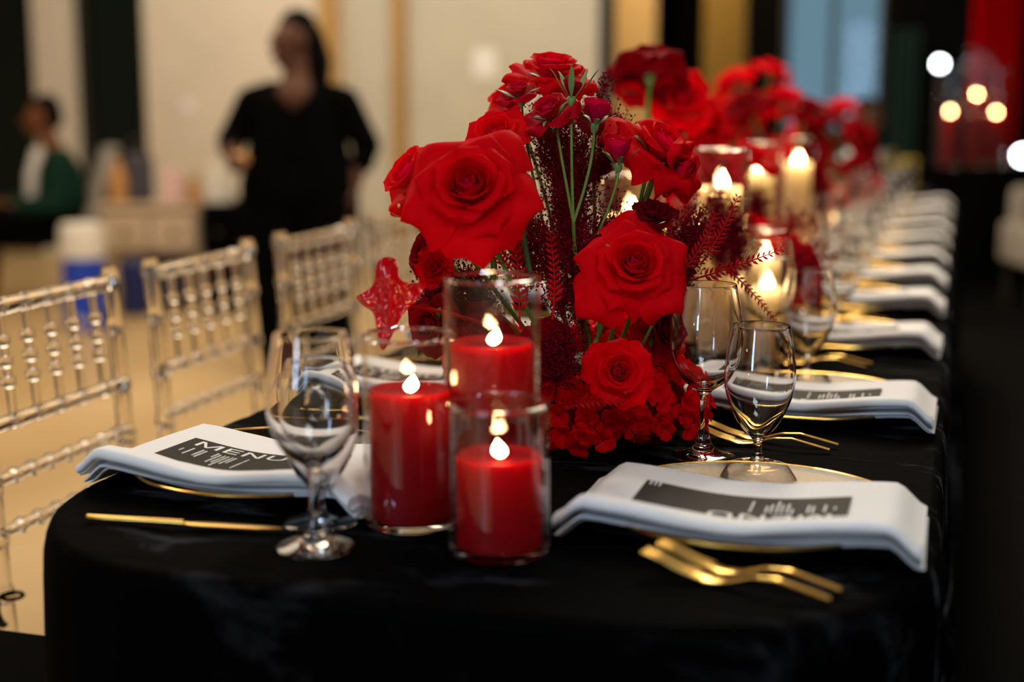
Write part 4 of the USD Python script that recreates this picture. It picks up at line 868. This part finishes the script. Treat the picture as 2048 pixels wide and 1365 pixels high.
p, t = stand(280, 400, 8.25, 'handbag', 0, 'dark handbag standing on the beige side table', 'bag'); obj('bag', rbox((0, 0, hd + .14), (.16, .10, .28), .03), 'bag_dark', t); obj('strap', move(tube([(.06 * math.cos(a), 0, .10 * math.sin(a)) for a in np.linspace(0, PI, 12)], .006, 6), t=(0, 0, hd + .27)), 'bag_dark', t)
p, t = stand(238, 400, 8.2, 'amber_bottle', 0, 'amber bottle on the side table left of the dark handbag', 'bottle'); obj('bottle', move(lathe([(0, 0), (.05, 0), (.052, .01), (.052, .16), (.02, .21), (.018, .26), (0, .262)], 24), t=(0, 0, hd + .001)), 'amber', t); obj('cap', move(lathe([(0, .26), (.02, .26), (.02, .285), (0, .287)], 16), t=(0, 0, hd)), 'frame_dark', t)
p, t = stand(348, 400, 8.2, 'pink_box', 0, 'pink box on the side table right of the handbag', 'box'); obj('box', rbox((0, 0, hd + .085), (.10, .10, .17), .012), 'pink', t); obj('lid', rbox((0, 0, hd + .180), (.108, .108, .02), .008), 'pink', t)
p, t = stand(392, 400, 8.15, 'amber_jar', 0, 'round amber jar on the side table next to the pink box', 'jar'); obj('jar', move(lathe([(0, 0), (.045, 0), (.055, .05), (.05, .11), (.04, .125), (0, .125)], 24), t=(0, 0, hd + .001)), 'amber', t); obj('lid', move(lathe([(0, .126), (.042, .126), (.042, .145), (0, .148)], 20), t=(0, 0, hd)), 'trim_wood', t)
def cooler(px_, Z_, r, h, label, mt2, lid):
    p = pt(px_, 400, Z_); t = thing('water_cooler', label, 'cooler', frame((p[0], p[1], 0), YAW))
    obj('tank', lathe([(0, 0), (r * .92, 0), (r * .96, .01), (r, h * .68), (0, h * .68)], 32), 'cooler_blue' if lid == 'cooler_white' else lid, t); obj('lid', lathe([(0, h * .68), (r * 1.05, h * .68), (r * 1.06, h * .8), (r * 1.0, h * .97), (r * .9, h), (0, h)], 32), lid, t)
    obj('tap', tube([(0, -r * .9, h * .12), (0, -r * 1.25, h * .12), (0, -r * 1.3, h * .06)], .014, 8), lid, t)
cooler(160, 7.45, .112, .56, 'blue drinks cooler with a white lid standing on the tan floor', 0, 'cooler_white')
cooler(262, 7.95, .085, .31, 'dark blue cooler under the beige side table', 0, 'cooler_navy')
p, t = stand(330, 400, 8.28, 'storage_crate', 0, 'black storage crate under the right half of the beige side table', 'crate'); obj('crate', rbox((0, 0, .14), (.26, .3, .26), .02), 'bag_dark', t); obj('lid', rbox((0, 0, .28), (.27, .31, .025), .01), 'black_fabric', t)

# ------------------------------------------------------------------ far right
def drape(name, px0, px1, y, z1, mt, label, nf=7, depth=.05):
    a, b = onwall(px0, 195, y)[0], onwall(px1, 195, y)[0]; xs = np.linspace(a, b, nf * 8 + 1); P = []
    for z in np.linspace(.02, z1, 10): P.append([(x, y + depth * math.sin((x - a) / (b - a) * nf * 2 * PI) * (1 - .2 * z / z1), z) for x in xs])
    P = np.array(P); B = P.copy(); B[..., 1] += .012; L = np.concatenate([P, B[:, ::-1], P[:, :1]], 1)
    obj(name, cat([grid_mesh(L), grid_mesh(np.stack([P[-1], B[-1]])), grid_mesh(np.stack([P[0], B[0]]))]), mt, None, 60, label, 'drape')
drape('gold_drape', 1405, 1488, 11.9, 2.15, 'drape_gold', 'dull gold hanging drape behind the second flowers')
drape('red_drape', 1936, 2034, 10.6, 3.3, 'drape_red', 'tall red hanging drape at the far right')
drape('teal_drape', 1775, 1835, 12.2, 1.75, 'drape_teal', 'dim teal drape beside the window at far right', 4)
p = pt(1968, 195, 9.5); tb = thing('round_table', 'round black draped table at the far right carrying three candles', 'table', frame((p[0], p[1], 0)))
rw = []
for f, z in ((0, .76), (.5, .76), (.98, .76), (1.0, .75), (1.01, .70), (1.04, .4), (1.08, .02)):
    rw.append([((.40 * f + (.03 * math.sin(a * 11) * max(0, (.74 - z))) ) * math.cos(a), (.40 * f + (.03 * math.sin(a * 11) * max(0, (.74 - z)))) * math.sin(a), z) for a in np.linspace(0, 2 * PI, 89)])
m = grid_mesh(np.array(rw)); m.invert(); obj('cloth', m, 'black_fabric', tb, 60); obj('pedestal', tube([(0, 0, 0), (0, 0, .74)], .04, 10), 'frame_dark', tb)
for k, (px_, py_, nm) in enumerate([(1900, 222, 'left'), (1953, 188, 'middle'), (1992, 224, 'right')]):
    q = pt(px_, py_, 9.35 + .1 * k); hh = q[2] - .76 - .02
    cylinder_vase(frame((q[0], q[1], .7605)), .075, hh + .30, 'tall glass cylinder, the %s of three on the far round table' % nm); candle(frame((q[0], q[1], .7675)), .045, hh, 'wax_red', 'tall red candle, the %s of three on the far round table' % nm, fl=.030)
for px_, py_, Z_, r, lab in ((1880, 128, 10.0, .032, 'bright white globe lamp left of the red drape'), (2046, 312, 10.3, .05, 'bright white globe lamp at the right edge, by the red drape')):
    q = pt(px_, py_, Z_); t = thing('globe_lamp', lab, 'lamp', frame((q[0], q[1], 0))); obj('globe', move(trimesh.creation.icosphere(3, r), t=(0, 0, q[2])), 'lamp_white', t, True)
    obj('pole', tube([(0, 0, .02), (0, 0, q[2] - r * .9)], .012, 8), 'frame_dark', t); obj('foot', lathe([(0, 0), (.13, 0), (.13, .012), (.02, .03), (0, .03)], 24), 'frame_dark', t)
p = pt(1800, 350, 8.3); t = thing('yellow_crate', 'yellow crate on a dark stool beyond the far end of the table', 'crate', frame((p[0], p[1], 0), YAW)); obj('crate', rbox((0, 0, p[2]), (.16, .14, .15), .015), 'yellow', t); obj('lid', rbox((0, 0, p[2] + .085), (.17, .15, .02), .008), 'yellow', t)
t2 = thing('stool', 'dark stool under the yellow crate', 'stool', frame((p[0], p[1], 0), YAW)); zt = p[2] - .076
obj('seat', rbox((0, 0, zt - .02), (.32, .32, .04), .015), 'frame_dark', t2)
for x in (-.12, .12):
    for y in (-.12, .12): obj('leg', tube([(x, y, zt - .03), (x * 1.2, y * 1.2, 0)], .014, 8), 'frame_dark', t2)
p = pt(2020, 405, 8.2); t = thing('beige_armchair', 'beige armchair at the right edge below the lamp', 'armchair', frame((p[0] + .32, p[1], 0), YAW)); obj('seat', rbox((0, 0, .33), (.5, .5, .2), .06), 'chair_white', t); obj('backrest', rbox((0, .24, .52), (.5, .12, .36), .05), 'chair_white', t)
for x in (-.27, .27): obj('armrest', rbox((x, 0, .38), (.08, .5, .24), .035), 'chair_white', t)
for x in (-.25, .25):
    for y in (-.22, .22): obj('leg', tube([(x, y, .24), (x, y, 0)], .02, 8), 'frame_dark', t)
